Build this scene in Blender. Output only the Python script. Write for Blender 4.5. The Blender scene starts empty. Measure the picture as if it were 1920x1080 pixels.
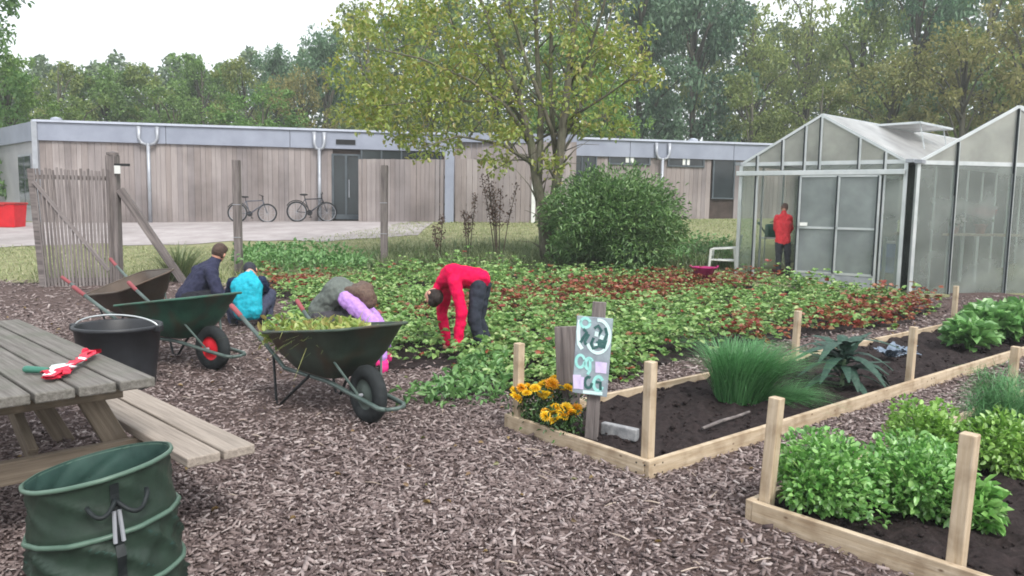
import bpy, math, random
import numpy as np
from mathutils import Vector, Matrix
random.seed(7); rng = np.random.default_rng(7)
scene = bpy.context.scene
col = scene.collection
# ------------------------------------------------------------------ camera, sky, sun, exposure
F = 1450.0; PITCH = math.atan(150/F); ROLL = math.radians(1.03); EYE = 1.5
cam_data = bpy.data.cameras.new('camera'); cam = bpy.data.objects.new('camera', cam_data); col.objects.link(cam)
cam_data.sensor_width = 36; cam_data.lens = 36*F/1920; cam_data.clip_end = 2000; cam_data.clip_start = .05
R = Matrix.Rotation(math.pi/2-PITCH, 4, 'X') @ Matrix.Rotation(ROLL, 4, 'Z')
cam.matrix_world = Matrix.Translation((0, 0, EYE)) @ R
scene.camera = cam
scene.view_settings.view_transform = 'Standard'; scene.view_settings.look = 'None'
scene.view_settings.exposure = 1.08; scene.view_settings.gamma = 1
world = bpy.data.worlds.new('World'); scene.world = world; world.use_nodes = True
nt = world.node_tree; nt.nodes.clear()
SUN_EL, SUN_AZ = math.radians(48), math.radians(150)
sky = nt.nodes.new('ShaderNodeTexSky'); sky.sky_type = 'NISHITA'; sky.sun_disc = False
sky.sun_elevation = SUN_EL; sky.sun_rotation = SUN_AZ; sky.dust_density = 4; sky.air_density = 1.2
mixc = nt.nodes.new('ShaderNodeMix'); mixc.data_type = 'RGBA'; mixc.inputs[0].default_value = .72   # an even cloud layer over the blue
mixc.inputs[7].default_value = (9.0, 9.3, 9.4, 1)
bg = nt.nodes.new('ShaderNodeBackground'); bg.inputs[1].default_value = .092
wo = nt.nodes.new('ShaderNodeOutputWorld')
nt.links.new(sky.outputs[0], mixc.inputs[6]); nt.links.new(mixc.outputs[2], bg.inputs[0]); nt.links.new(bg.outputs[0], wo.inputs[0])
sun_d = bpy.data.lights.new('sun', 'SUN'); sun_d.energy = 1.5; sun_d.angle = math.radians(18); sun_d.color = (1, .97, .92)
sun = bpy.data.objects.new('sun', sun_d); col.objects.link(sun)
sdir = Vector((math.sin(SUN_AZ)*math.cos(SUN_EL), math.cos(SUN_AZ)*math.cos(SUN_EL), math.sin(SUN_EL)))
sun.rotation_euler = sdir.to_track_quat('Z', 'Y').to_euler()
scene.cycles.max_bounces = 7; scene.cycles.transparent_max_bounces = 40; scene.cycles.transmission_bounces = 4
scene.cycles.diffuse_bounces = 3; scene.cycles.glossy_bounces = 2; scene.cycles.filter_width = 1.8; scene.cycles.caustics_reflective = False; scene.cycles.caustics_refractive = False

# ------------------------------------------------------------------ measuring: photo pixel -> point in the place
def ray(px, py):
    u = (px-960)/F; v = -(py-540)/F
    c, s = math.cos(ROLL), math.sin(ROLL)
    X = c*u-s*v; Y = s*u+c*v
    return Vector((X, math.cos(PITCH)+Y*math.sin(PITCH), Y*math.cos(PITCH)-math.sin(PITCH)))
def P(px, py, z=0.0):
    r = ray(px, py); t = (z-EYE)/r.z; return Vector((0, 0, EYE))+r*t
def D(px, py, d):
    r = ray(px, py); return Vector((0, 0, EYE))+r*(d/r.y)
def ground(x, y):
    s = np.clip((y-10)/16, 0, 1); s = s*s*(3-2*s)
    a = np.clip(1.08+.022*x, .78, 1.32)
    return s*a
def gz(x, y): return float(ground(np.float64(x), np.float64(y)))
def G(px, d):
    p = D(px, 500, d); return Vector((p.x, p.y, gz(p.x, p.y)))

# ------------------------------------------------------------------ materials
def lin(c):
    return tuple(((x/255)/12.92 if x/255 <= .04045 else ((x/255+.055)/1.055)**2.4) for x in c)+(1,)
def ramp(t, stops, interp='LINEAR'):
    n = t.nodes.new('ShaderNodeValToRGB'); cr = n.color_ramp; cr.interpolation = interp
    while len(cr.elements) < len(stops): cr.elements.new(.5)
    for e, (p, c) in zip(cr.elements, stops): e.position = p; e.color = c
    return n
def base(name):
    m = bpy.data.materials.new(name); m.use_nodes = True; t = m.node_tree
    return m, t, t.nodes['Principled BSDF'], t.nodes['Material Output']
def M(name, c1, c2=None, scale=6, rough=.7, bump=0, stretch=(1, 1, 1), detail=5, metal=0, spec=.3, p=(.35, .68), c3=None, dirt=None):
    m, t, b, o = base(name); L = t.links.new
    b.inputs['Roughness'].default_value = rough; b.inputs['Metallic'].default_value = metal
    b.inputs['Specular IOR Level'].default_value = spec
    if c2 is None: c2 = tuple(min(255, x*1.12+4) for x in c1)
    tc = t.nodes.new('ShaderNodeTexCoord'); mp = t.nodes.new('ShaderNodeMapping'); mp.inputs['Scale'].default_value = stretch
    oi = t.nodes.new('ShaderNodeObjectInfo'); ml = t.nodes.new('ShaderNodeMath'); ml.operation = 'MULTIPLY'; ml.inputs[1].default_value = 37
    L(oi.outputs['Random'], ml.inputs[0]); cb = t.nodes.new('ShaderNodeCombineXYZ')
    for k in range(3): L(ml.outputs[0], cb.inputs[k])
    L(cb.outputs[0], mp.inputs['Location']); L(tc.outputs['Object'], mp.inputs['Vector'])
    n = t.nodes.new('ShaderNodeTexNoise'); n.inputs['Scale'].default_value = scale; n.inputs['Detail'].default_value = detail
    n.inputs['Roughness'].default_value = .62
    L(mp.outputs[0], n.inputs['Vector'])
    st = [(p[0], lin(c1)), (p[1], lin(c2))]
    if c3: st.append((min(1, p[1]+.14), lin(c3)))
    r = ramp(t, st); L(n.outputs[0], r.inputs[0]); out = r.outputs[0]
    if dirt:
        n2 = t.nodes.new('ShaderNodeTexNoise'); n2.inputs['Scale'].default_value = dirt[1]; n2.inputs['Detail'].default_value = 6
        L(tc.outputs['Object'], n2.inputs['Vector'])
        r2 = ramp(t, [(.45, (0, 0, 0, 1)), (.7, (dirt[2],)*3+(1,))]); L(n2.outputs[0], r2.inputs[0])
        mx = t.nodes.new('ShaderNodeMix'); mx.data_type = 'RGBA'; L(r2.outputs[0], mx.inputs[0]); L(out, mx.inputs[6]); mx.inputs[7].default_value = lin(dirt[0]); out = mx.outputs[2]
    L(out, b.inputs['Base Color'])
    if bump:
        bp = t.nodes.new('ShaderNodeBump'); bp.inputs['Strength'].default_value = bump; bp.inputs['Distance'].default_value = .02
        L(n.outputs[0], bp.inputs['Height']); L(bp.outputs[0], b.inputs['Normal'])
    return m
def knots(m, sx=5.0, col_=(92, 66, 46)):
    t = m.node_tree; L = t.links.new; b = t.nodes['Principled BSDF']; src = b.inputs['Base Color'].links[0].from_socket; mp = next(n for n in t.nodes if n.type == 'MAPPING')
    tc = t.nodes.new('ShaderNodeTexCoord'); ad = t.nodes.new('ShaderNodeVectorMath'); ad.operation = 'ADD'; oi = t.nodes.new('ShaderNodeObjectInfo'); L(tc.outputs['Object'], ad.inputs[0]); L(oi.outputs['Random'], ad.inputs[1])
    sc = t.nodes.new('ShaderNodeVectorMath'); sc.operation = 'MULTIPLY'; sc.inputs[1].default_value = (sx, 9, 9); L(ad.outputs[0], sc.inputs[0])
    v = t.nodes.new('ShaderNodeTexVoronoi'); v.inputs['Scale'].default_value = 1.5; L(sc.outputs[0], v.inputs['Vector'])
    r = ramp(t, [(.04, (.85, .85, .85, 1)), (.12, (0, 0, 0, 1))]); L(v.outputs['Distance'], r.inputs[0]); mx = t.nodes.new('ShaderNodeMix'); mx.data_type = 'RGBA'
    L(r.outputs[0], mx.inputs[0]); L(src, mx.inputs[6]); mx.inputs[7].default_value = lin(col_); L(mx.outputs[2], b.inputs['Base Color'])
def leafmat(name, cols, trans=.28, gloss=.06, tint=False, interp='LINEAR'):
    m, t, b, o = base(name); L = t.links.new; t.nodes.remove(b)
    g = t.nodes.new('ShaderNodeNewGeometry')
    n = len(cols); r = ramp(t, [((k+.0)/max(1, n-1), lin(c)) for k, c in enumerate(cols)], interp)
    L(g.outputs['Random Per Island'], r.inputs[0]); c = r.outputs[0]
    if tint:
        oi = t.nodes.new('ShaderNodeObjectInfo'); mx = t.nodes.new('ShaderNodeMix'); mx.data_type = 'RGBA'; mx.blend_type = 'MULTIPLY'; mx.inputs[0].default_value = 1
        L(c, mx.inputs[6]); L(oi.outputs['Color'], mx.inputs[7]); c = mx.outputs[2]
    d = t.nodes.new('ShaderNodeBsdfDiffuse'); tr = t.nodes.new('ShaderNodeBsdfTranslucent'); gl = t.nodes.new('ShaderNodeBsdfGlossy'); gl.inputs['Roughness'].default_value = .45
    L(c, d.inputs[0]); L(c, tr.inputs[0])
    m1 = t.nodes.new('ShaderNodeMixShader'); m1.inputs[0].default_value = trans; L(d.outputs[0], m1.inputs[1]); L(tr.outputs[0], m1.inputs[2])
    m2 = t.nodes.new('ShaderNodeMixShader'); m2.inputs[0].default_value = gloss; L(m1.outputs[0], m2.inputs[1]); L(gl.outputs[0], m2.inputs[2])
    L(m2.outputs[0], o.inputs[0])
    return m
def islandmat(name, stops, rough=.85, spec=.2, fine=None):
    m, t, b, o = base(name); L = t.links.new
    g = t.nodes.new('ShaderNodeNewGeometry'); r = ramp(t, [(p, lin(c)) for p, c in stops]); L(g.outputs['Random Per Island'], r.inputs[0])
    b.inputs['Roughness'].default_value = rough; b.inputs['Specular IOR Level'].default_value = spec
    L(r.outputs[0], b.inputs['Base Color']); return m
def glass(name, tint, opaque, surf, rough=.15, ior=1.3):
    """Greenhouse sheet: partly clear, partly milky with algae film, glossy."""
    m, t, b, o = base(name); L = t.links.new; t.nodes.remove(b)
    tr = t.nodes.new('ShaderNodeBsdfTransparent'); tr.inputs[0].default_value = lin(tint)
    d = t.nodes.new('ShaderNodeBsdfDiffuse'); tl = t.nodes.new('ShaderNodeBsdfTranslucent')
    tc = t.nodes.new('ShaderNodeTexCoord'); n = t.nodes.new('ShaderNodeTexNoise'); n.inputs['Scale'].default_value = 1.6; n.inputs['Detail'].default_value = 5
    L(tc.outputs['Object'], n.inputs['Vector'])
    r = ramp(t, [(.3, lin(tuple(x*.86 for x in surf))), (.7, lin(surf))]); L(n.outputs[0], r.inputs[0])
    L(r.outputs[0], d.inputs[0]); L(r.outputs[0], tl.inputs[0])
    a = t.nodes.new('ShaderNodeMixShader'); a.inputs[0].default_value = .5; L(d.outputs[0], a.inputs[1]); L(tl.outputs[0], a.inputs[2])
    q = t.nodes.new('ShaderNodeMath'); q.operation = 'MULTIPLY_ADD'; q.inputs[1].default_value = .35; q.inputs[2].default_value = opaque-.175; L(n.outputs[0], q.inputs[0])
    c = t.nodes.new('ShaderNodeMixShader'); L(q.outputs[0], c.inputs[0]); L(tr.outputs[0], c.inputs[1]); L(a.outputs[0], c.inputs[2])
    gl = t.nodes.new('ShaderNodeBsdfGlossy'); gl.inputs['Roughness'].default_value = rough
    fr = t.nodes.new('ShaderNodeFresnel'); fr.inputs[0].default_value = ior
    e = t.nodes.new('ShaderNodeMixShader'); L(fr.outputs[0], e.inputs[0]); L(c.outputs[0], e.inputs[1]); L(gl.outputs[0], e.inputs[2])
    L(e.outputs[0], o.inputs[0]); return m

MAT = {}
MAT['new_wood'] = M('new_wood', (172, 152, 126), (202, 186, 164), 5, .75, .25, (.6, 9, 9), p=(.3, .7), dirt=((120, 96, 72), 9, .5))
knots(MAT['new_wood'])
MAT['old_wood'] = M('old_wood', (88, 84, 80), (128, 124, 120), 5, .8, .35, (.5, 12, 12), p=(.3, .72), dirt=((86, 92, 78), 4, .5))
MAT['leg_wood'] = M('leg_wood', (92, 82, 72), (132, 120, 106), 5, .8, .3, (.5, 10, 10), p=(.3, .72))
MAT['bench_wood'] = M('bench_wood', (130, 121, 113), (168, 157, 147), 5, .8, .3, (.5, 12, 12), p=(.3, .72))
MAT['grey_post'] = M('grey_post', (88, 82, 82), (134, 126, 124), 4, .85, .4, (.5, 8, 8))
MAT['plank'] = M('plank', (140, 126, 120), (176, 162, 152), 3, .8, .2, (5, 5, .35), p=(.3, .7), dirt=((112, 104, 104), .9, .6))
MAT['soil'] = M('soil', (38, 33, 33), (60, 52, 52), 24, .95, .9, detail=8, spec=.1, c3=(92, 83, 82))
MAT['chip_ground'] = M('chip_ground', (70, 58, 55), (114, 99, 96), 55, .95, .9, detail=8, spec=.1, c3=(150, 132, 132))
MAT['grass_ground'] = M('grass_ground', (108, 112, 80), (142, 140, 108), 3, .95, .5, detail=8, spec=.1, c3=(146, 138, 108))
MAT['paving'] = M('paving', (150, 142, 142), (172, 166, 166), 2, .85, .2, detail=8, spec=.2, dirt=((124, 118, 116), .5, .6))
MAT['fascia'] = M('fascia', (132, 138, 154), (148, 154, 170), 1.2, .5, 0, spec=.4)
MAT['fascia_light'] = M('fascia_light', (164, 170, 184), None, 1.2, .5)
MAT['steel_grey'] = M('steel_grey', (150, 154, 162), (176, 180, 188), 3, .4, 0, metal=.3)
MAT['alu'] = M('alu', (186, 192, 194), (208, 212, 214), 3, .35, 0, metal=.5)
MAT['rubber_seal'] = M('rubber_seal', (26, 34, 38), (40, 48, 52), 3, .6)
MAT['dark_glass'] = M('dark_glass', (28, 34, 38), (44, 52, 56), .8, .12, spec=.6)
MAT['black_paint'] = M('black_paint', (24, 25, 27), (38, 38, 40), 8, .5)
MAT['bark'] = M('bark', (84, 80, 70), (126, 122, 108), 9, .9, .7, (2, 2, .5), dirt=((92, 104, 70), 3, .5))
MAT['twig'] = M('twig', (70, 62, 54), (96, 86, 74), 9, .9)
MAT['roof'] = M('roof', (70, 72, 74), (92, 94, 96), 1, .9)
MAT['white'] = M('white', (206, 208, 206), (224, 226, 224), 4, .5)

# ------------------------------------------------------------------ builders
class MB:
    def __init__(s): s.v = []; s.f = []; s.m = []; s.cur = 0
    def add(s, vs, fs):
        n = len(s.v); s.v += [tuple(v) for v in vs]; s.f += [tuple(i+n for i in f) for f in fs]; s.m += [s.cur]*len(fs); return s
    def box(s, c, d, Rm=None):
        c = Vector(c); vs = []
        for x in (-.5, .5):
            for y in (-.5, .5):
                for z in (-.5, .5):
                    q = Vector((x*d[0], y*d[1], z*d[2])); vs.append(c+(Rm @ q if Rm else q))
        return s.add(vs, [(0, 1, 3, 2), (4, 6, 7, 5), (0, 4, 5, 1), (2, 3, 7, 6), (0, 2, 6, 4), (1, 5, 7, 3)])
    def beam(s, a, b, w, h, up=(0, 0, 1)):
        a = Vector(a); b = Vector(b); x = (b-a).normalized(); up = Vector(up)
        if abs(x.dot(up)) > .98: up = Vector((1, 0, 0))
        y = up.cross(x).normalized(); z = x.cross(y)
        return s.box((a+b)/2, ((b-a).length, w, h), Matrix((x, y, z)).transposed())
    def tube(s, pts, rs, n=8, cap=True, closed=False):
        pts = [Vector(p) for p in pts]; k = len(pts)
        if not hasattr(rs, '__len__'): rs = [rs]*k
        vs = []; fs = []; prev = None
        for i, p in enumerate(pts):
            a = pts[(i-1) % k] if (closed or i > 0) else p; b = pts[(i+1) % k] if (closed or i < k-1) else p
            t = (b-a).normalized()
            if prev is None:
                u = t.orthogonal().normalized()
            else:
                u = prev-t*prev.dot(t); u = u.normalized() if u.length > 1e-6 else t.orthogonal().normalized()
            prev = u; w = t.cross(u)
            for j in range(n):
                a_ = 2*math.pi*j/n; vs.append(p+(u*math.cos(a_)+w*math.sin(a_))*rs[i])
        for i in range(k if closed else k-1):
            i2 = (i+1) % k
            for j in range(n):
                fs.append((i*n+j, i*n+(j+1) % n, i2*n+(j+1) % n, i2*n+j))
        if cap and not closed: fs += [tuple(range(n))[::-1], tuple((k-1)*n+j for j in range(n))]
        return s.add(vs, fs)
    def lathe(s, prof, n=24, c=(0, 0, 0), Rm=None, close=False):
        c = Vector(c); vs = []; fs = []
        for r, z in prof:
            for j in range(n):
                a = 2*math.pi*j/n; q = Vector((r*math.cos(a), r*math.sin(a), z)); vs.append(c+(Rm @ q if Rm else q))
        k = len(prof)
        for i in range(k if close else k-1):
            i2 = (i+1) % k
            for j in range(n): fs.append((i*n+j, i*n+(j+1) % n, i2*n+(j+1) % n, i2*n+j))
        return s.add(vs, fs)
    def ball(s, c, r, n=12, Rm=None):
        if not hasattr(r, '__len__'): r = (r, r, r)
        c = Vector(c); vs = []; fs = []; h = n//2
        for i in range(1, h):
            th = math.pi*i/h
            for j in range(n):
                a = 2*math.pi*j/n; q = Vector((r[0]*math.sin(th)*math.cos(a), r[1]*math.sin(th)*math.sin(a), r[2]*math.cos(th)))
                vs.append(c+(Rm @ q if Rm else q))
        T = len(vs)
        for z in (1, -1):
            q = Vector((0, 0, r[2]*z)); vs.append(c+(Rm @ q if Rm else q))
        for i in range(h-2):
            for j in range(n): fs.append((i*n+j, (i+1)*n+j, (i+1)*n+(j+1) % n, i*n+(j+1) % n))
        for j in range(n):
            fs.append((T, j, (j+1) % n)); fs.append((T+1, (h-2)*n+(j+1) % n, (h-2)*n+j))
        return s.add(vs, fs)
    def capsule(s, a, b, ra, rb, n=12):
        a = Vector(a); b = Vector(b)
        if (b-a).length < 1e-5: return s.ball(a, max(ra, rb), n)
        t = (b-a).normalized(); pts = []; rs = []
        for q in (-1, -.85, -.5): pts.append(a+t*ra*q); rs.append(ra*max(.12, math.sqrt(max(0, 1-q*q))))
        for q in (0, .5, 1): pts.append(a.lerp(b, q)); rs.append(ra+(rb-ra)*q)
        for q in (.5, .85, 1): pts.append(b+t*rb*q); rs.append(rb*max(.12, math.sqrt(max(0, 1-q*q))))
        return s.tube(pts, rs, n)
    def chain(s, pts, rs, n=12):
        for i in range(len(pts)-1): s.capsule(pts[i], pts[i+1], rs[i], rs[i+1], n)
        return s
    def build(s, name, mats, parent=None, off=None, smooth=False, bevel=0):
        me = bpy.data.meshes.new(name)
        o_ = Vector(off) if off is not None else Vector()
        me.from_pydata([tuple(Vector(v)-o_) for v in s.v], [], s.f)
        for m in (mats if isinstance(mats, (list, tuple)) else [mats]): me.materials.append(m)
        if max(s.m, default=0) > 0: me.polygons.foreach_set('material_index', s.m)
        if smooth: me.polygons.foreach_set('use_smooth', [True]*len(s.f))
        me.update()
        o = bpy.data.objects.new(name, me); col.objects.link(o)
        if parent: o.parent = parent
        if bevel:
            b = o.modifiers.new('bevel', 'BEVEL'); b.width = bevel; b.segments = 2; b.limit_method = 'ANGLE'
        return o
def tag(o, label=None, cat=None, group=None, kind=None):
    if label: o['label'] = label
    if cat: o['category'] = cat
    if group: o['group'] = group
    if kind: o['kind'] = kind
    return o
def thing(name, label, cat, loc=(0, 0, 0), rz=0, group=None):
    o = bpy.data.objects.new(name, None); col.objects.link(o); o.location = loc; o.rotation_euler = (0, 0, rz)
    o.empty_display_size = .1
    return tag(o, label, cat, group)
def children(o): return [c for c in bpy.data.objects if c.parent == o]
def dup(o, parent=None):
    c = o.copy(); col.objects.link(c); c.parent = parent
    for ch in children(o): dup(ch, c)
    return c
def plank(name, a, b, w, h, mat, parent=None, off=(0, 0, 0), up=(0, 0, 1), bevel=.004, nx=1, warp=0):
    """A board with its grain along local X."""
    a = Vector(a)-Vector(off); b = Vector(b)-Vector(off); x = (b-a).normalized(); up = Vector(up)
    if abs(x.dot(up)) > .98: up = Vector((0, 1, 0))
    y = up.cross(x).normalized(); z = x.cross(y); Lg = (b-a).length
    mb = MB(); n = 2 if not warp else 9; vs = []; fs = []
    for i in range(n):
        q = i/(n-1); s_ = math.sin(q*5+Lg*9)*warp
        for yy, zz in ((-.5, -.5), (.5, -.5), (.5, .5), (-.5, .5)): vs.append((Lg*(q-.5), yy*w+s_, zz*h+s_*.6))
    for i in range(n-1):
        for j in range(4): fs.append((i*4+j, i*4+(j+1) % 4, i*4+4+(j+1) % 4, i*4+4+j))
    fs += [(3, 2, 1, 0), tuple((n-1)*4+j for j in range(4))]
    mb.add(vs, fs); o = mb.build(name, mat, parent, bevel=bevel)
    o.matrix_basis = Matrix.Translation((a+b)/2) @ Matrix((x, y, z)).transposed().to_4x4()
    return o
def npmesh(name, V, Fc, mats, parent=None, mi=None, off=None):
    """V: (n,3) points, Fc: (m,k) faces of one size."""
    me = bpy.data.meshes.new(name); V = np.asarray(V, np.float32)
    if off is not None: V = V-np.asarray(off, np.float32)
    k = Fc.shape[1]; m = len(Fc)
    me.vertices.add(len(V)); me.vertices.foreach_set('co', V.ravel())
    me.loops.add(m*k); me.loops.foreach_set('vertex_index', np.ascontiguousarray(Fc, np.int32).ravel())
    me.polygons.add(m); me.polygons.foreach_set('loop_start', np.arange(0, m*k, k, dtype=np.int32)); me.polygons.foreach_set('loop_total', np.full(m, k, np.int32))
    for q in (mats if isinstance(mats, (list, tuple)) else [mats]): me.materials.append(q)
    if mi is not None: me.polygons.foreach_set('material_index', np.asarray(mi, np.int32))
    me.update(calc_edges=True); me.validate()
    o = bpy.data.objects.new(name, me); col.objects.link(o)
    if parent: o.parent = parent
    return o
def unit(a): return a/np.maximum(np.linalg.norm(a, axis=-1, keepdims=True), 1e-9)
def rvec(n): return unit(rng.normal(size=(n, 3)))
def leaf_arrays(base_, dirs, size, width=.6, fold=.18, droop=.15):
    """Six-point folded leaves; returns points and quads."""
    n = len(base_); d = unit(dirs); up = np.tile([[0., 0, 1]], (n, 1))+rng.normal(size=(n, 3))*.5
    s = unit(np.cross(d, up)); nn = np.cross(s, d); size = np.broadcast_to(size, (n,))[:, None]
    w = size*width*.5
    q = lambda l, ww, h: base_+d*size*l+s*w*ww+nn*size*h
    pts = np.stack([q(0, 0, 0), q(.28, .85, fold*.8), q(.68, .8, fold-droop*.5), q(1, 0, -droop), q(.68, -.8, fold-droop*.5), q(.28, -.85, fold*.8)], 1)
    b = (np.arange(n)*6)[:, None]
    f = np.concatenate([b+np.array([[0, 1, 2, 3]]), b+np.array([[0, 3, 4, 5]])], 0)
    return pts.reshape(-1, 3), f
def blade_arrays(base_, dirs, length, width, bend=.5, seg=3):
    """Grass blades bending over; (seg+1)*2 points each."""
    n = len(base_); d = unit(dirs); s = unit(np.cross(d, np.tile([[0., 0, 1]], (n, 1))+rng.normal(size=(n, 3))*.1)); hz = d*np.array([1, 1, 0])
    length = np.broadcast_to(length, (n,))[:, None]; width = np.broadcast_to(width, (n,))[:, None]; pts = []
    for i in range(seg+1):
        q = i/seg; c = base_+d*length*q+(hz*1.2-np.array([0, 0, .8]))*length*bend*q*q*q
        w = width*(1-q*.85)*.5; pts += [c-s*w, c+s*w]
    pts = np.stack(pts, 1); k = (seg+1)*2; b = (np.arange(n)*k)[:, None]
    f = np.concatenate([b+np.array([[2*i, 2*i+1, 2*i+3, 2*i+2]]) for i in range(seg)], 0)
    return pts.reshape(-1, 3), f
def cat_arrays(lst):
    V = []; Fs = []; n = 0
    for v, f in lst: V.append(v); Fs.append(f+n); n += len(v)
    return np.concatenate(V), np.concatenate(Fs)
def inpoly(x, y, poly):
    c = np.zeros(len(x), bool); j = len(poly)-1
    for i in range(len(poly)):
        xi, yi = poly[i][:2]; xj, yj = poly[j][:2]
        c ^= ((yi > y) != (yj > y)) & (x < (xj-xi)*(y-yi)/(yj-yi+1e-12)+xi); j = i
    return c
def vnoise(x, y, s, seed):
    r = np.random.default_rng(seed); o = np.zeros_like(x)
    for k in range(6):
        a = r.uniform(0, 6.28); f = s*r.uniform(.6, 1.9); o += np.sin((x*math.cos(a)+y*math.sin(a))*f+r.uniform(0, 6.28))
    return o/2.4
def grid_sheet(name, xs, ys, mat, dz=0, rough_=0):
    X, Y = np.meshgrid(xs, ys); Z = ground(X, Y)+dz
    if rough_: Z = Z+rng.normal(size=Z.shape)*rough_
    V = np.stack([X, Y, Z], -1).reshape(-1, 3); nx = len(xs); ny = len(ys)
    i = (np.arange(ny-1)[:, None]*nx+np.arange(nx-1)[None]).ravel(); Fc = np.stack([i, i+1, i+nx+1, i+nx], 1)
    o = npmesh(name, V, Fc, mat); o.data.polygons.foreach_set('use_smooth', [True]*len(Fc)); return tag(o, kind='structure')

# ------------------------------------------------------------------ the setting: ground, chips, yard
xs = np.concatenate([np.linspace(-400, -30, 12)[:-1], np.arange(-30, 30.1, 1.), np.linspace(30, 400, 12)[1:]])
ys = np.concatenate([np.linspace(-20, 0, 5)[:-1], np.arange(0, 32.1, .5), np.linspace(33, 900, 14)])
grid_sheet('ground', xs, ys, MAT['grass_ground'])
# chips area: everything this side of the fence
def chip_sheet():
    xs = np.arange(-14, 14.1, .25); ys = np.arange(-1, 13.3, .25); X, Y = np.meshgrid(xs, ys)
    Yw = Y.copy(); Yw[-1] += .5*np.sin(xs*1.7)+.3*np.sin(xs*4.1)
    Z = ground(X, Yw)+.012+.006*np.sin(X*7)*np.sin(Yw*6)
    V = np.stack([X, Yw, Z], -1).reshape(-1, 3); nx = len(xs); ny = len(ys)
    i = (np.arange(ny-1)[:, None]*nx+np.arange(nx-1)[None]).ravel()
    return tag(npmesh('wood_chip_path', V, np.stack([i, i+1, i+nx+1, i+nx], 1), MAT['chip_ground']), kind='structure')
chip_sheet()
def yard():
    # paved yard in front of the school: near edge from the left, tapering away to the right
    xs = np.arange(-40, -2.4, .25); V = []; Fc = []
    for x in xs:
        near = 17.8+(.075*max(0, x+13)**1.45+.25*math.sin(x*1.7)+.12*math.sin(x*4.3)); far = 24.5+.27*(x+15.1)+.3
        near = min(near, far-.02)
        for q in np.linspace(0, 1, 9):
            y = near+(far-near)*q; V.append((x, y, gz(x, y)+.012))
    n = 9; i = (np.arange(len(xs)-1)[:, None]*n+np.arange(n-1)[None]).ravel()
    return tag(npmesh('paved_yard', np.array(V), np.stack([i, i+n, i+n+1, i+1], 1), MAT['paving']), kind='structure')
yard()

# bed corners measured on the photo (rim height .11 m)
A1 = P(945, 776, .11); B1 = P(1212, 867, .11); u1 = Vector((.762, .648, 0)); v1 = Vector((.648, -.762, 0)); L1 = 7.6; W1 = 1.26
A2 = P(1397, 936, .11); W2 = 1.26; L2 = 6.5; u2 = Vector((.764, .645, 0)); v2 = Vector((.668, -.744, 0)).normalized()
def rect(A, u, v, L, W, e=0):
    return [tuple((A+u*a+v*b)[:2]) for a, b in ((-e, -e), (L+e, -e), (L+e, W+e), (-e, W+e))]
bed1 = rect(A1, u1, v1, L1, W1); bed2 = rect(A2, u2, v2, L2, W2)
FIELD = [tuple(p[:2]) for p in (P(505, 640), P(560, 668), P(735, 700), P(850, 690), P(830, 745), P(945, 748), P(1060, 742), P(1180, 705), P(1300, 672), P(1480, 640), P(1700, 610), P(1752, 585))]+[(6.3, 11.8), (5.0, 13.4), (3.0, 14.4), (0, 14.5), (-4.4, 13.6), (-3.2, 11.3), (-2.6, 9.6)]

def chips():
    parts = []
    spec = [(1.9, 4.2, 4600, (.014, .056)), (4.2, 6.5, 2500, (.018, .06)), (6.5, 9.5, 900, (.028, .066)), (9.5, 13.2, 260, (.045, .085))]
    for y0, y1, dens, (s0, s1) in spec:
        x1 = .72*y1+.3; n = int(dens*2*x1*(y1-y0)); x = rng.uniform(-x1, x1, n); y = rng.uniform(y0, y1, n)
        ok = (np.abs(x) < .7*y+.35)
        for b in (rect(A1, u1, v1, L1, W1, .01), rect(A2, u2, v2, L2, W2, .01)): ok &= ~inpoly(x, y, b)
        inf = inpoly(x, y, FIELD); ok &= ~(inf & (rng.random(n) < .93))
        ok &= rng.random(n) < np.clip(.78+.4*vnoise(x, y, 1.3, 31), .3, 1)
        x = x[ok]; y = y[ok]; n = len(x)
        l = s0+(s1-s0)*rng.random(n)**2.2; w = np.clip(l*rng.uniform(.14, .42, n), .006, .03); h = rng.uniform(.003, .008, n)
        yaw = rng.uniform(0, 2*np.pi, n); tilt = rng.normal(0, .28, n)*.8
        d = np.stack([np.cos(yaw)*np.cos(tilt), np.sin(yaw)*np.cos(tilt), np.sin(tilt)], 1)
        s = unit(np.cross(d, np.array([[0, 0, 1.]])+rng.normal(0, .3, (n, 3)))); nn = np.cross(s, d)
        c = np.stack([x, y, ground(x, y)+.016+rng.uniform(0, .016, n)+np.abs(np.sin(tilt))*l*.3], 1)
        pts = []
        tap = rng.uniform(.45, 1, n)[:, None]
        for a in (-.5, .5):
            t_ = 1 if a < 0 else tap
            for b, hh in ((-.5, -.5), (.5, -.5), (.5, .5), (-.5, .5)):
                pts.append(c+d*(l*a)[:, None]+s*(w*b)[:, None]*t_+nn*(h*hh)[:, None])
        pts = np.stack(pts, 1).reshape(-1, 3); q = (np.arange(n)*8)[:, None]
        f = np.concatenate([q+np.array([r]) for r in ((3, 2, 6, 7), (0, 1, 2, 3), (7, 6, 5, 4), (1, 5, 6, 2), (4, 0, 3, 7))], 0)
        parts.append((pts, f))
    V, Fc = cat_arrays(parts)
    m = islandmat('chip', [(0, (76, 64, 64)), (.3, (106, 93, 91)), (.65, (131, 117, 115)), (.9, (156, 143, 141)), (1, (178, 167, 164))])
    o = npmesh('wood_chips', V, Fc, m); tag(o, 'loose brown wood chips scattered over the garden path', 'wood chips', kind='stuff')
chips()

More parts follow.
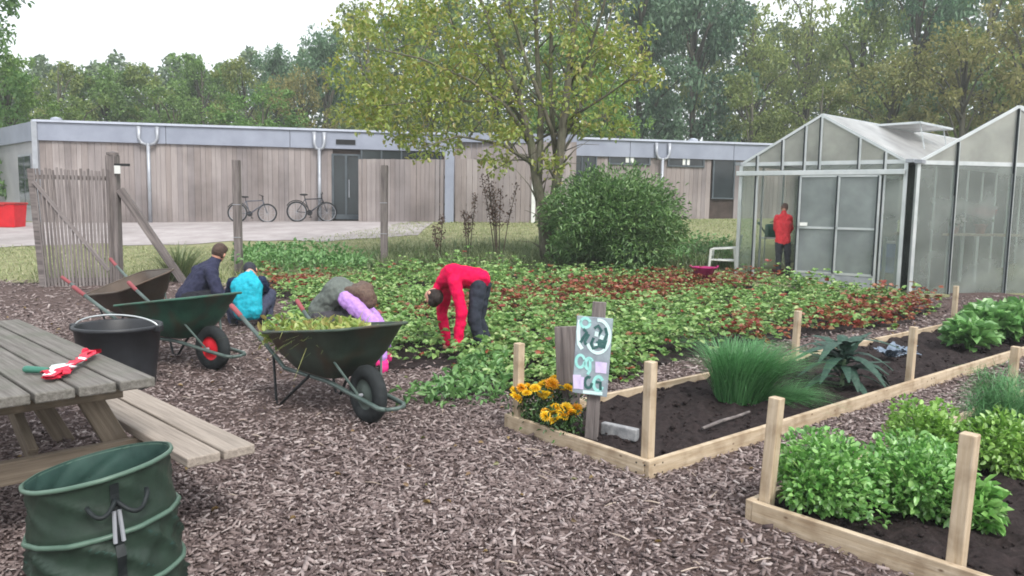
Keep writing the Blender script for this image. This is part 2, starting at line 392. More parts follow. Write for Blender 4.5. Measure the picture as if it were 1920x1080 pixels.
def litter():
    n = 520; x = rng.uniform(-7, 6, n); y = rng.uniform(2, 11.5, n); ok = ~inpoly(x, y, FIELD) & (np.abs(x) < .72*y)
    for b in (bed1, bed2): ok &= ~inpoly(x, y, b)
    x, y = x[ok], y[ok]; n = len(x); d = rvec(n)*[1, 1, .25]; v, f = leaf_arrays(np.stack([x, y, ground(x, y)+.035+rng.uniform(0, .01, n)], 1), d, rng.uniform(.02, .05, n), .6, .3, .2)
    tag(npmesh('fallen_leaves', v, f, leafmat('fallen_leaf', [(120, 100, 60), (150, 126, 78), (110, 84, 60), (104, 116, 64)], .15)), 'fallen leaves lying about on the wood chips', 'leaves', kind='stuff')
    mb = MB(); r = random.Random(2)
    for _ in range(110):
        y = r.uniform(2.1, 7.5); x = r.uniform(-.68, .68)*y
        if any(inpoly(np.array([x]), np.array([y]), b)[0] for b in (bed1, bed2, FIELD)): continue
        a = r.uniform(0, 6.28); l = r.uniform(.03, .12); z = gz(x, y)+.034; p = Vector((x, y, z)); q = Vector((math.cos(a), math.sin(a), r.uniform(-.05, .12)))*l; mb.tube([p, p+q*.5+Vector((0, 0, .004)), p+q], [.0026, .0034, .002], 5)
    tag(mb.build('twig_litter', M('pale_twig', (150, 134, 122), (186, 172, 160), 9, .85)), 'pale twigs and long bark slivers among the wood chips', 'twigs', kind='stuff')
litter()
# ------------------------------------------------------------------ raised beds
def raised_bed(label, A, u, v, L, W, posts, mids=()):
    root = thing('raised_bed', label, 'raised bed', (A.x, A.y, 0), group='timber raised beds'); off = root.location
    A = Vector((A.x, A.y, 0)); t = .036; z0, z1 = -.02, .112; zc = (z0+z1)/2; h = z1-z0
    def brd(a, b): plank('board', a+Vector((0, 0, zc)), b+Vector((0, 0, zc)), t, h, MAT['new_wood'], root, off, warp=.0012)
    e = t/2
    joints = [0]+list(mids)+[L]
    for a, b in zip(joints[:-1], joints[1:]):
        brd(A+u*(a+.002)+v*e, A+u*(b-.002)+v*e); brd(A+u*(a+.002)+v*(W-e), A+u*(b-.002)+v*(W-e))
    brd(A+u*e+v*(t+.001), A+u*e+v*(W-t-.001)); brd(A+u*(L-e)+v*(t+.001), A+u*(L-e)+v*(W-t-.001))
    for pu, pv, h_, w_, lean in posts:
        p = A+u*pu+v*pv
        q = plank('post', p+Vector((0, 0, -.05)), p+Vector((lean[0], lean[1], h_)), w_, w_, MAT['new_wood'], root, off, up=tuple(v), bevel=.005)
    for pu, pv, d in ((.09, 0, -v), (.03, 0, -v), (0, W-.09, -u), (0, W-.03, -u), (.05, W, v), (.12, W, v), (L*.5, W, v), (L*.5+.05, W, v)):
        for z in (.03, .085):
            p = A+u*pu+v*pv-d*.0005+Vector((0, 0, z))-off; k = MB(); k.tube([p-d*.004, p+d*.0025], .0055, 8); k.build('screw', MAT['black_paint'], root)
    s = MB(); n = 120; m = 22; vs = []; fs = []
    for i in range(n+1):
        for j in range(m+1):
            q = A+u*(t+.001+(L-2*t-.002)*i/n)+v*(t+.001+(W-2*t-.002)*j/m)
            vs.append((q.x, q.y, .066+random.uniform(-.02, .02)+.016*math.sin(i*.9+j*1.3)))
    for i in range(n):
        for j in range(m): a = i*(m+1)+j; fs.append((a, a+1, a+m+2, a+m+1))
    s.add(vs, fs)
    for _ in range(int(L*W*90)):
        a, c = random.uniform(.06, L-.06), random.uniform(.06, W-.06); q = A+u*a+v*c; r = random.uniform(.006, .02)*random.uniform(.6, 1.3); s.ball((q.x, q.y, .07+r*.3), (r*random.uniform(.7, 1.4), r, r*.7), 6, Matrix.Rotation(random.uniform(0, 3), 3, 'Z'))
    tag(s.build('bed_soil', MAT['soil'], smooth=True), kind='structure')
    return root
t_ = .036; pw = .056; i1 = t_+pw/2+.003
raised_bed('long pale timber raised bed holding the marigolds, chives and dark kale', A1, u1, v1, L1, W1,
           [(i1, i1, .60, pw, (0, 0)), (i1, W1-i1, .66, pw, (.0, 0)), (3.62, i1, .56, pw, (.01, 0)), (3.5, W1-i1, .56, pw, (.01, 0)), (L1-i1, i1, .6, pw, (0, 0)), (L1-i1, W1-i1, .6, pw, (0, 0))], (3.9,))
raised_bed('pale timber raised bed holding the leafy green bushes, in the right front', A2, u2, v2, L2, W2,
           [(i1, i1,   .62, .058, (.03, 0)), (i1+.0, W2-i1-.28, .64, .062, (.02, 0)), (3.45, i1, .52, pw, (.01, 0))], (3.3,))

# ------------------------------------------------------------------ school building
def up3(p, z): return Vector((p[0], p[1], z))
def school():
    C0 = Vector((-15.1, 24.8, 0)); C1 = Vector((8.65, 28.5, 0)); wd = (C1-C0).normalized(); nrm = Vector((wd.y, -wd.x, 0))   # nrm towards the garden
    Lw = (C1-C0).length+7; back = -nrm*9
    root = thing('school_building', 'long flat-roofed school building clad in weathered timber with a grey-blue fascia', 'building', C0); off = root.location
    zb = .3; zt = 4.0; zf = 3.36
    def at(s, z, out=0): q = C0+wd*s+nrm*out; return Vector((q.x, q.y, z))
    def sx(px):           # distance along the facade of a photo column
        r = ray(px, 330); a = np.array([[r.x, -wd.x], [r.y, -wd.y]]); t, s = np.linalg.solve(a, [C0.x, C0.y]); return s
    def pz(px, py):
        s = sx(px); q = C0+wd*s; return D(px, py, q.y).z
    # walls: one closed block, planked front
    mb = MB(); q = [at(0, zb), at(Lw, zb), at(Lw, zb)+back, at(0, zb)+back]
    mb.add(q+[up3(p, zf) for p in q], [(0, 1, 5, 4), (1, 2, 6, 5), (2, 3, 7, 6), (3, 0, 4, 7)])
    mb.build('wall', MAT['dark_timber'], root, off)
    # individual cladding widths read as boards; gaps show the dark wall behind
    openings = [(622, 676), (676, 828), (1062, 1117), (1334, 1376)]
    ops = [(sx(a), sx(b)) for a, b in openings]
    mb = MB(); s = .05
    while s < Lw-.2:
        w = random.choice((.14, .16, .18, .2)); m = s+w/2
        if not any(a-.05 < m < b+.05 for a, b in ops):
            mb.box((at(m, (zb+zf)/2, .02)), (w-.008, .03+random.uniform(0, .008), zf-zb), Matrix((wd, nrm, Vector((0, 0, 1)))).transposed())
        s += w
    mb.build('timber_cladding', MAT['plank_island'], root, off)
    # fascia band and roof
    mb = MB(); d = .12
    edges = np.linspace(0, Lw, 9); Rm = Matrix((wd, nrm, Vector((0, 0, 1)))).transposed()
    for a, b in zip(edges[:-1], edges[1:]): mb.box(at((a+b)/2, (zf+zt)/2-.04, .06), (b-a-.015, d, zt-zf-.08), Rm)
    mb.build('fascia', MAT['fascia'], root, off, bevel=.006)
    mb = MB(); mb.box(at(Lw/2, zt-.035, .08), (Lw+.1, .2, .07), Rm); mb.build('fascia_trim', MAT['fascia_light'], root, off)
    mb = MB(); q = [at(-.02, zt-.06, -.02), at(Lw, zt-.06, -.02), at(Lw, zt-.06)+back, at(0, zt-.06)+back]; mb.add(q+[p-Vector((0, 0, .2)) for p in q], [(0, 1, 2, 3), (7, 6, 5, 4), (0, 4, 5, 1), (1, 5, 6, 2), (2, 6, 7, 3), (3, 7, 4, 0)]); rf = mb.build('roof', MAT['roof'], root, off)
    for px in (90, 1313):
        mb = MB(); p = at(sx(px), zt, -.8); mb.lathe([(.12, -.1), (.12, .06), (.17, .08), (.17, .14), (.05, .18), (0, .18)], 14, p); mb.build('roof_vent', MAT['fascia_light'], rf, off)
    # left side wall runs back from the corner
    ld = Vector((-.72, .69, 0)); ln = Vector((-.69, -.72, 0)); Ll = 9; Rl = Matrix((ld, ln, Vector((0, 0, 1)))).transposed()
    la = lambda s, z, o=0: C0+ld*s+ln*o+Vector((0, 0, z))
    mb = MB(); mb.box(la(Ll/2, (zb+zf)/2, -.15), (Ll, .3, zf-zb), Rl); mb.build('side_wall', MAT['grey_panel'], root, off)
    mb = MB(); mb.box(la(Ll/2, (zf+zt)/2-.02, -.1), (Ll, .38, zt-zf-.04), Rl); mb.build('side_fascia', MAT['fascia'], root, off)
    mb = MB(); mb.box(at(-.02, (zb+zt)/2, .07), (.16, .2, zt-zb-.02), Rm); mb.build('corner_post', MAT['steel_grey'], root, off)
    w = MB(); w.box(la(1.45, 2.1, .0), (1.5, .06, 1.75), Rl); wo_ = w.build('window', MAT['steel_grey'], root, off)
    p_ = MB()
    for k in (-.36, .36): p_.box(la(1.45+k, 2.1, .025), (.64, .04, 1.6), Rl)
    p_.build('pane', MAT['dark_glass'], wo_, off)
    # glazed entrance
    a, b = ops[0]; f = MB(); z1 = 1.02; z2 = 3.2; m = (a+b)/2
    for s_ in (a+.04, m, b-.04): f.box(at(s_, (z1+z2)/2, .03), (.07, .08, z2-z1), Rm)
    f.box(at(m, z2-.03, .032), (b-a-.02, .08, .06), Rm); f.box(at(m, z1+.08, .032), (b-a-.02, .08, .16), Rm)
    dr = f.build('door', MAT['door_grey'], root, off)
    g = MB(); g.box(at(m, (z1+z2)/2, .0), (b-a-.04, .03, z2-z1), Rm); g.build('pane', MAT['dark_glass'], dr, off)
    h = MB(); h.tube([at(m+.1, 1.75, .1), at(m+.1, 2.35, .1)], .018, 8); h.build('handle', MAT['steel_grey'], dr, off)
    sg = MB(); sg.box(at(sx(649), pz(649, 267), .135), (sx(668)-sx(632), .02, .16), Rm); sg.build('name_plate', MAT['black_paint'], root, off)
    # strip of glazing above the screen fence and other windows
    def window(px0, px1, py0, py1, mull=2, frame='steel_grey', blind=None):
        a, b = sx(px0), sx(px1); zc0, zc1 = pz((px0+px1)/2, py1), pz((px0+px1)/2, py0); m = (a+b)/2; zc = (zc0+zc1)/2; f = MB()
        for z in (zc0, zc1): f.box(at(m, z, .06), (b-a+.08, .07, .05), Rm)
        for k in range(mull+1): f.box(at(a+(b-a)*k/mull, zc, .062), (.05, .07, zc1-zc0-.05), Rm)
        wn = f.build('window', MAT[frame], root, off)
        g = MB(); g.box(at(m, zc, .045), (b-a, .02, zc1-zc0), Rm); g.build('pane', MAT['dark_glass'], wn, off)
        if blind:
            g = MB(); c_ = a+(b-a)*.5; g.box(at(c_, zc, .068), ((b-a)*.2, .02, (zc1-zc0)*.7), Rm); g.build('notice', MAT['white'], wn, off)
    window(678, 826, 280, 330, 4, 'door_grey'); window(1063, 1116, 286, 372, 2, 'door_grey')
    window(1141, 1216, 289, 308, 2, 'door_grey', True); window(1251, 1317, 296, 312, 2, 'door_grey', True); window(1336, 1375, 300, 372, 1, 'door_grey')
    # rainwater pipes with swan-neck heads
    for px, wide in ((283, .28), (600, .16), (1238, .24)):
        s_ = sx(px); zg = 1.0; mb = MB(); zh = 3.36
        mb.tube([at(s_, zg-.4, .19), at(s_, zh, .19)], .055, 10)
        for sg_ in (-1, 1): mb.tube([at(s_, zh-.06, .19), at(s_+sg_*wide*.7, zh, .19), at(s_+sg_*wide, zh+.15, .19), at(s_+sg_*wide, zt-.12, .16)], [.05, .05, .05, .07], 8)
        mb.build('downpipe', MAT['steel_grey'], root, off, smooth=True)
MAT['dark_timber'] = M('dark_timber', (60, 52, 48), (80, 70, 66), 4, .9)
MAT['grey_panel'] = M('grey_panel', (150, 150, 156), (168, 168, 172), 1.4, .6)
MAT['door_grey'] = M('door_grey', (70, 78, 84), (88, 96, 102), 3, .45)
def plank_island():
    m = M('plank_board', (150, 145, 147), (168, 163, 164), 3, .85, .2, (6, 6, .4), p=(.3, .7), dirt=((112, 107, 108), .7, .7)); t = m.node_tree; b = t.nodes['Principled BSDF']
    l = b.inputs['Base Color'].links[0]; src = l.from_socket; g = t.nodes.new('ShaderNodeNewGeometry')
    r = ramp(t, [(0, lin((226, 222, 221))), (.5, lin((228, 220, 214))), (1, lin((252, 247, 243)))]); t.links.new(g.outputs['Random Per Island'], r.inputs[0])
    mx = t.nodes.new('ShaderNodeMix'); mx.data_type = 'RGBA'; mx.blend_type = 'MULTIPLY'; mx.inputs[0].default_value = 1
    t.links.new(src, mx.inputs[6]); t.links.new(r.outputs[0], mx.inputs[7]); t.links.new(mx.outputs[2], b.inputs['Base Color']); return m
MAT['plank_island'] = plank_island()
school()

# timber screen in front of the entrance
def screen_fence():
    pts = [G(672, 25.2), G(838, 24.6), G(992, 24.2)]; root = thing('screen_fence', 'tall screen of vertical grey-brown boards standing before the school entrance', 'fence', pts[0]); off = root.location
    def run(a, b, ztop, name, gap=.01):
        mb = MB(); d = (b-a); Lg = Vector((d.x, d.y, 0)).length; u = Vector((d.x, d.y, 0)).normalized(); n_ = Vector((u.y, -u.x, 0)); s = 0
        Rm = Matrix((u, n_, Vector((0, 0, 1)))).transposed()
        while s < Lg-.05:
            w = min(random.choice((.14, .16, .2)), Lg-s); p = a+u*(s+w/2); zb = gz(p.x, p.y)-.05; o = random.choice((0, 0, .02))
            mb.box((p.x+n_.x*o, p.y+n_.y*o, (zb+ztop)/2), (w-gap-random.choice((0, 0, .02)), .024, ztop-zb+random.uniform(-.01, .01)), Rm); s += w
        o = mb.build(name, MAT['plank_island'], root, off)
        r = MB()
        for z in (.35, .92): r.beam(Vector((a.x, a.y, 0))-n_*.04+Vector((0, 0, 1.05+z*1.5)), Vector((b.x, b.y, 0))-n_*.04+Vector((0, 0, 1.05+z*1.5)), .04, .09)
        r.build('rail', MAT['leg_wood'], root, off)
    run(pts[0], pts[1]+Vector((-.1, 0, 0)), 2.98, 'board_panel'); run(pts[1]+Vector((.24, 0, 0)), pts[2], 3.0, 'board_panel')
    # taller corner pier and steel end post
    mb = MB(); p = pts[1]; mb.box((p.x+.06, p.y+.02, 2.25), (.28, .28, 2.75)); mb.build('pier', MAT['fascia'], root, off, bevel=.01)
    mb = MB(); p = pts[2]; mb.box((p.x+.09, p.y, 1.95), (.12, .12, 2.1)); mb.build('post', MAT['white'], root, off, bevel=.01)
screen_fence()
def tan_block():
    a = G(846, 25.6); b = G(925, 25.5); root = thing('porch_wall', 'taller tan boarded porch wall rising behind the screen boards beside the blue-grey pier', 'wall', a); off = root.location
    mb = MB(); s = 0; Lg = (b-a).length; ux = (b-a).normalized()
    while s < Lg+2.6:
        p = a+ux*s; mb.box((p.x, p.y, 2.1), (.17, .05, 3.1)); s += .18
    mb.build('board_panel', MAT['plank_island'], root, off)
    mb = MB(); p = a+ux*(Lg/2+1.2); mb.box((p.x, p.y-.02, 3.75), (Lg+2.9, .14, .3)); mb.build('cap', MAT['fascia'], root, off)
tan_block()

def bin_():
    p = G(22, 22.5); root = thing('waste_bin', 'bright red box-shaped bin at the foot of the school side wall', 'bin', p)
    mb = MB(); mb.add([(-.3, -.26, 0), (.3, -.26, 0), (.3, .26, 0), (-.3, .26, 0), (-.35, -.3, .66), (.35, -.3, .66), (.35, .3, .66), (-.35, .3, .66)], [(0, 3, 2, 1), (4, 5, 6, 7), (0, 1, 5, 4), (1, 2, 6, 5), (2, 3, 7, 6), (3, 0, 4, 7)]); mb.build('body', M('bin_red', (186, 22, 34), (204, 34, 44), 5, .45), root, bevel=.02)
    mb = MB(); mb.box((0, 0, .69), (.74, .64, .06)); mb.box((0, -.33, .66), (.2, .04, .06)); mb.build('lid', M('bin_lid', (150, 40, 40), None, 5, .5), root, bevel=.015)
bin_()
def bollard():
    p = G(628, 26.6); p.z = 1.02; root = thing('bollard', 'short pale stub post with a dark band by the school entrance', 'bollard', p)
    mb = MB(); mb.lathe([(.09, -.1), (.09, .36), (.07, .42), (0, .44)], 14); mb.build('body', MAT['white'], root, smooth=True)
    mb = MB(); mb.lathe([(.094, .22), (.094, .3)], 14); mb.build('band', MAT['black_paint'], root)
bollard()

# ------------------------------------------------------------------ bicycles
def bicycle(label, p, rz, s, lean=.08, frame=(70, 74, 84)):
    root = thing('bicycle', label, 'bicycle', p, rz, 'bicycles parked against the school wall'); root.scale = (s, s, s); root.rotation_euler[0] = lean
    fm = M('bike_frame', frame, None, 5, .35, spec=.5); r = .33; xa, xb = -.52, .54
    for x in (xa, xb):
        t = MB(); t.tube([(x+r*math.cos(a), 0, r+r*math.sin(a)) for a in np.linspace(0, 2*math.pi, 28, endpoint=False)], .03, 8, closed=True); wh = t.build('wheel', MAT['black_paint'], root, smooth=True)
        sp = MB()
        for a in np.linspace(0, 2*math.pi, 12, endpoint=False): sp.tube([(x, 0, r), (x+.31*math.cos(a), 0, r+.31*math.sin(a))], .004, 4)
        sp.tube([(x+.305*math.cos(a), 0, r+.305*math.sin(a)) for a in np.linspace(0, 2*math.pi, 24, endpoint=False)], .012, 6, closed=True); sp.build('spokes', MAT['steel_grey'], wh)
    f = MB(); bb = (-.08, 0, .3); st = (-.22, 0, .76); hd = (.38, 0, .8); hl = (.42, 0, .68)
    for a, b, q in ((bb, st, .02), (bb, hl, .024), (st, hd, .02), (bb, (xa, 0, r), .012), (st, (xa, 0, r), .012), (hd, hl, .025), (hl, (xb, 0, r), .016)): f.tube([a, b], q, 8)
    f.build('frame', fm, root, smooth=True)
    h = MB(); h.tube([hd, (.37, 0, .95)], .018, 8); h.tube([(.3, -.28, .98), (.38, -.1, .96), (.38, .1, .96), (.3, .28, .98)], .014, 8); h.build('handlebar', MAT['black_paint'], root, smooth=True)
    sd = MB(); sd.tube([st, (-.25, 0, .9)], .014, 8); sd.ball((-.26, 0, .92), (.15, .08, .035), 12); sd.build('saddle', MAT['black_paint'], root, smooth=True)
    c = MB(); c.lathe([(.1, -.006), (.1, .006), (0, .006)], 20, bb, Matrix.Rotation(math.pi/2, 3, 'X')); c.tube([(-.08, .06, .3), (-.02, .06, .15)], .012, 6); c.box((-.02, .1, .15), (.09, .08, .02)); c.build('crank', MAT['black_paint'], root)
    for x in (xa,):
        g = MB(); g.tube([(x+(r+.06)*math.cos(a), 0, r+(r+.06)*math.sin(a)) for a in np.linspace(.4, 2.6, 10)], .016, 6); g.build('mudguard', MAT['black_paint'], root)
b1 = G(474, 25.2); b1.z = gz(b1.x, b1.y)+.01
bicycle('grey bicycle with thin wheels leaning on the boards, farther from the school door', b1, .14, .88, -.1)
b2 = G(586, 25.6); b2.z = gz(b2.x, b2.y)+.01
bicycle('dark bicycle with black mudguard, the one next to the school door', b2, .55, .95, -.1, (34, 36, 44))

# ------------------------------------------------------------------ gate, fence posts
def gate():
    pa = G(80, 12.6); pb = G(212, 12.9)
    root = thing('garden_gate', 'open rustic gate of thin vertical palings with a diagonal brace', 'gate', pa); off = root.location
    d = pb-pa; zt = D(140, 318, 12.75).z; u = Vector((d.x, d.y, 0)); Lg = u.length; u.normalize(); n_ = Vector((u.y, -u.x, 0))
    stile = MB(); lean = Vector((-.12, 0, 0))
    stile.beam(pa+Vector((0, 0, .02)), pa+lean+Vector((0, 0, zt-pa.z)), .07, .09); stile.build('stile', MAT['grey_post'], root, off)
    for z in (.12, zt-pa.z-.13):
        q = lean*(z/(zt-pa.z)); plank('rail', pa+q+Vector((0, 0, z)), pb+Vector((-.07, 0, pa.z-pb.z+z)), .04, .07, MAT['grey_post'], root, off)
    N = 20
    for k in range(N):
        q = (k+.75)/(N+.4); b0 = pa+u*Lg*q; tp = b0+lean*(1-q)+Vector((random.uniform(-.008, .008), 0, zt-pa.z+random.uniform(-.02, .03)))
        a_ = b0+n_*.032+Vector((0, 0, .0)); c_ = tp+n_*.032
        plank('paling', a_, c_, .036, .018, MAT['grey_post'] if random.random() < .45 else MAT['paling'], root, off, up=tuple(n_))
    a_ = pa+lean*.85+n_*.06+Vector((.03, 0, zt-pa.z-.2)); c_ = pb+n_*.06+Vector((-.06, 0, .26))
    plank('brace', a_, c_, .03, .06, MAT['paling'], root, off)
MAT['paling'] = M('paling', (108, 101, 101), (142, 135, 134), 5, .85, .3, (.5, 9, 9))
gate()
def gate_post():
    p = G(218, 13.0); root = thing('gate_post', 'thick weathered gate post with a slanting strut and a small white notice', 'post', p); off = root.location
    zt = D(215, 291, 13).z; plank('post', p-Vector((0, 0, .1)), up3(p, zt), .17, .17, MAT['grey_post'], root, off, bevel=.015)
    mb = MB(); mb.lathe([(.1, 0), (.1, .04), (.0, .07)], 8, up3(p, zt)); mb.build('cap', MAT['grey_post'], root, off)
    top = D(225, 355, 13.0); bot = G(345, 13.3)
    plank('strut', top, bot, .13, .13, MAT['grey_post'], root, off, bevel=.01)
    mb = MB(); q = D(220, 318, 12.88); mb.box(q, (.1, .012, .13)); mb.build('notice', MAT['white'], root, off)
    mb = MB(); q = D(222, 309, 12.9); mb.box((q.x+.06, q.y, q.z), (.24, .05, .04)); mb.build('latch', MAT['black_paint'], root, off)
gate_post()
for px, d, pt, w, lab in ((448, 14.3, 300, .13, 'tall bare fence post rising behind the crouching children'), (720, 15.2, 310, .13, 'tall bare fence post in the long grass before the screen boards')):
    p = G(px, d); r_ = thing('fence_post', lab, 'post', p); plank('post', (0, 0, -.1), (random.uniform(-.02, .02), 0, D(px, pt, d).z-p.z), w, w, MAT['grey_post'], r_, bevel=.012)
    mb = MB(); [mb.tube([(-w*.56, -w*.53, z), (w*.56, -w*.53, z)], .006, 5) for z in (.7, 1.3)]; mb.build('wire_tie', MAT['steel_grey'], r_)

# ------------------------------------------------------------------ greenhouses
MAT['glass_wall'] = glass('glass_wall', (246, 250, 248), .30, (222, 230, 226), .12)
MAT['glass_clear'] = glass('glass_clear', (248, 252, 250), .10, (214, 226, 220), .12, 1.15)
MAT['glass_door'] = glass('glass_door', (244, 248, 248), .42, (226, 234, 236), .2)
MAT['glass_gable'] = glass('glass_gable', (253, 255, 252), .42, (254, 255, 248), .25)
MAT['glass_roof'] = glass('glass_roof', (254, 254, 254), .72, (255, 255, 255), .25)
GR = Vector((.76, .65, 0))
def pane(name, pts, mat, parent, off, t=.006):
    mb = MB(); pts = [Vector(p) for p in pts]; n = (pts[1]-pts[0]).cross(pts[2]-pts[0]).normalized()*t; k = len(pts)
    mb.add(pts+[p+n for p in pts], [tuple(range(k))[::-1], tuple(range(k, 2*k))]+[(i, (i+1) % k, (i+1) % k+k, i+k) for i in range(k)])
    return mb.build(name, mat, parent, off)
def bar(mb, a, b, w=.05, d=.05, up=(0, 0, 1)): mb.beam(a, b, w, d, up)
def greenhouse(name, label, a, b, zb, ze, zr, depth, mull, door=None, dark=()):
    """a: left front corner, b: right front corner (plan); gable front, roof running back along GR."""
    a = Vector((a[0], a[1], 0)); b = Vector((b[0], b[1], 0)); root = thing(name, label, 'greenhouse', (a.x, a.y, zb)); off = root.location
    e = (b-a); Wd = e.length; e.normalize(); n_ = Vector((e.y, -e.x, 0)); bk = GR*depth
    fr = lambda s, z, o=0: a+e*(s*Wd)+n_*o+Vector((0, 0, z))
    top = lambda s: ze+(zr-ze)*(1-abs(2*s-1))
    F_ = MB()
    for s in (0, 1): bar(F_, fr(s, zb-.1), fr(s, ze), .055, .06, e)
    bar(F_, fr(0, ze), fr(.5, zr), .045, .05, n_); bar(F_, fr(.5, zr), fr(1, ze), .045, .05, n_)
    bar(F_, fr(0, ze, -.01), fr(1, ze, -.01), .05, .07); bar(F_, fr(0, zb+.03), fr(door[0] if door else 1, zb+.03), .06, .08)
    if door: bar(F_, fr(door[1], zb+.03), fr(1, zb+.03), .06, .08)
    for s in (0, .5, 1): bar(F_, fr(s, top(s)), fr(s, top(s))+bk, .06, .06)
    for s in (0, 1):
        bar(F_, fr(s, zb+.03)+bk, fr(s, ze)+bk, .06, .06, e); bar(F_, fr(s, zb+.03), fr(s, zb+.03)+bk, .05, .08)
    bar(F_, fr(0, ze)+bk, fr(1, ze)+bk, .05, .06); bar(F_, fr(0, ze)+bk, fr(.5, zr)+bk, .05, .06, n_); bar(F_, fr(.5, zr)+bk, fr(1, ze)+bk, .05, .06, n_)
    nb = int(depth/.75)
    for k in range(1, nb):
        q = GR*(depth*k/nb)
        for s0, s1 in ((0, .5), (.5, 1)): bar(F_, fr(s0, top(s0))+q, fr(s1, top(s1))+q, .03, .035, n_)
        for s in (0, 1): bar(F_, fr(s, zb)+q, fr(s, ze)+q, .03, .035, e)
    F_.build('frame', MAT['alu'], root, off)
    # front glazing bars, with black rubber edges as photographed
    B_ = MB(); K = MB()
    for s, full in mull:
        z0 = zb if full else ze-.12
        bar(B_, fr(s, z0, .012), fr(s, top(s)-.03, .012), .05, .05, e)
        if s in dark or True: bar(K, fr(s, z0, .04)-e*.012, fr(s, top(s)-.03, .04)-e*.018, .045, .018, e)
    B_.build('glazing_bar', MAT['alu'], root, off); K.build('rubber_seal', MAT['rubber_seal'], root, off)
    ss = sorted({0, 1, .5}|{s for s, f in mull})
    for s0, s1 in zip(ss[:-1], ss[1:]):
        if not (door and s0 >= door[0]-.01 and s1 <= door[1]+.01):
            pane('wall_pane', [fr(s0, zb), fr(s1, zb), fr(s1, ze), fr(s0, ze)], MAT['glass_clear'] if door and s1 <= door[0]+.01 else MAT['glass_wall'], root, off)
        pane('gable_pane', [fr(s0, ze), fr(s1, ze), fr(s1, top(s1)), fr(s0, top(s0))], MAT['glass_gable'], root, off)
    pane('roof_pane', [fr(0, ze+.02), fr(.5, zr+.02), fr(.5, zr+.02)+bk, fr(0, ze+.02)+bk], MAT['glass_roof'], root, off)
    pane('roof_pane', [fr(.5, zr+.02), fr(1, ze+.02), fr(1, ze+.02)+bk, fr(.5, zr+.02)+bk], MAT['glass_roof'], root, off)
    for s in (0, 1): pane('side_pane', [fr(s, zb), fr(s, zb)+bk, fr(s, ze)+bk, fr(s, ze)], MAT['glass_clear'], root, off)
    pane('back_pane', [fr(0, zb)+bk, fr(1, zb)+bk, fr(1, ze)+bk, fr(.5, zr)+bk, fr(0, ze)+bk], MAT['glass_clear'], root, off)
    g = MB()
    for s in (0, 1): g.beam(fr(s, ze+.01, .0)+n_*.06+e*(.05 if s else -.05), fr(s, ze+.01)+bk+e*(.05 if s else -.05), .12, .06)
    g.build('gutter', MAT['steel_grey'], root, off)
    return root, off, fr, e, n_, Wd
def pxs(px, d): p = D(px, 450, d); return (p.x, p.y)
ga, gb = pxs(1384, 15.2), pxs(1690, 13.5)
def spx(px, a=ga, b=gb):
    r = ray(px, 430); m = np.array([[r.x, -(b[0]-a[0])], [r.y, -(b[1]-a[1])]]); t, s = np.linalg.solve(m, [a[0], a[1]]); return float(s)
mullA = [(spx(1415), True), (spx(1461), False), (spx(1530), False), (spx(1603), False), (spx(1502), True), (spx(1652), True)]
g1, o1, fr1, e1, n1, W_1 = greenhouse('greenhouse', 'small greenhouse with a sliding glass door standing open', ga, gb, .06, 2.42, 3.28, 7.0, mullA, (spx(1417), spx(1500)))
def slide_door():
    # the leaf hangs from a rail proud of the front
    s0, s1 = spx(1499), spx(1646); r_ = MB(); r_.beam(fr1(-.02, 2.24, .1), fr1(1.0, 2.24, .1), .07, .09); r_.build('door_rail', MAT['alu'], g1, o1, bevel=.008)
    z0, z1 = .12, 2.18; o = .1; f = MB()
    for s in (s0, (s0+s1)/2, s1): bar(f, fr1(s, z0, o), fr1(s, z1, o), .05, .045, e1)
    for z in (z0, z0+.3, 1.24, z1): bar(f, fr1(s0, z, o), fr1(s1, z, o), .05, .04)
    dr = f.build('sliding_door', MAT['alu'], g1, o1)
    k = MB()
    for s in (s0, (s0+s1)/2, s1): bar(k, fr1(s, z0+.3, o+.03)-e1*.02, fr1(s, z1, o+.03)-e1*.02, .035, .02, e1)
    k.build('rubber_seal', MAT['rubber_seal'], dr, o1)
    p = MB(); p.beam(fr1(s0, z0+.15, o), fr1(s1, z0+.15, o), .03, .3); p.build('kick_panel', MAT['steel_grey'], dr, o1)
    for a_, b_ in ((s0, (s0+s1)/2), ((s0+s1)/2, s1)): pane('pane', [fr1(a_, z0+.3, o), fr1(b_, z0+.3, o), fr1(b_, z1, o), fr1(a_, z1, o)], MAT['glass_door'], dr, o1)
    h = MB(); h.box(fr1(s0, 1.3, o+.05)+e1*.1, (.14, .05, .06)); h.build('handle', MAT['white'], dr, o1)
slide_door()
def roof_vent():
    # open vent light on the right-hand slope
    ze, zr = 2.42, 3.28; q0 = GR*2.0; q1 = GR*3.6
    a_ = fr1(.53, zr-.02)+q0; b_ = fr1(.53, zr-.02)+q1; out = e1*.75+Vector((0, 0, .02))
    f = MB()
    for p, q in ((a_, b_), (a_+out, b_+out), (a_, a_+out), (b_, b_+out)): bar(f, p, q, .04, .04)
    for q in (.15, .85):
        m = a_.lerp(b_, q)+out*.9; bar(f, m, fr1(.8, 2.76)+q0.lerp(q1, q), .02, .02)
    v = f.build('roof_vent', MAT['alu'], g1, o1); pane('pane', [a_, b_, b_+out, a_+out], MAT['glass_roof'], v, o1)
roof_vent()
gc, gd = pxs(1712, 13.35), (pxs(1712, 13.35)[0]+3.5, 13.75)
spb = lambda px: spx(px, gc, gd)
g2, o2, fr2, e2, n2, W_2 = greenhouse('greenhouse', 'wider greenhouse at the right edge with a pipe shelf seen through milky glass', gc, gd, .03, 2.4, 3.38, 7.5, [(spb(1784), True), (.5, True), (.79, True)])
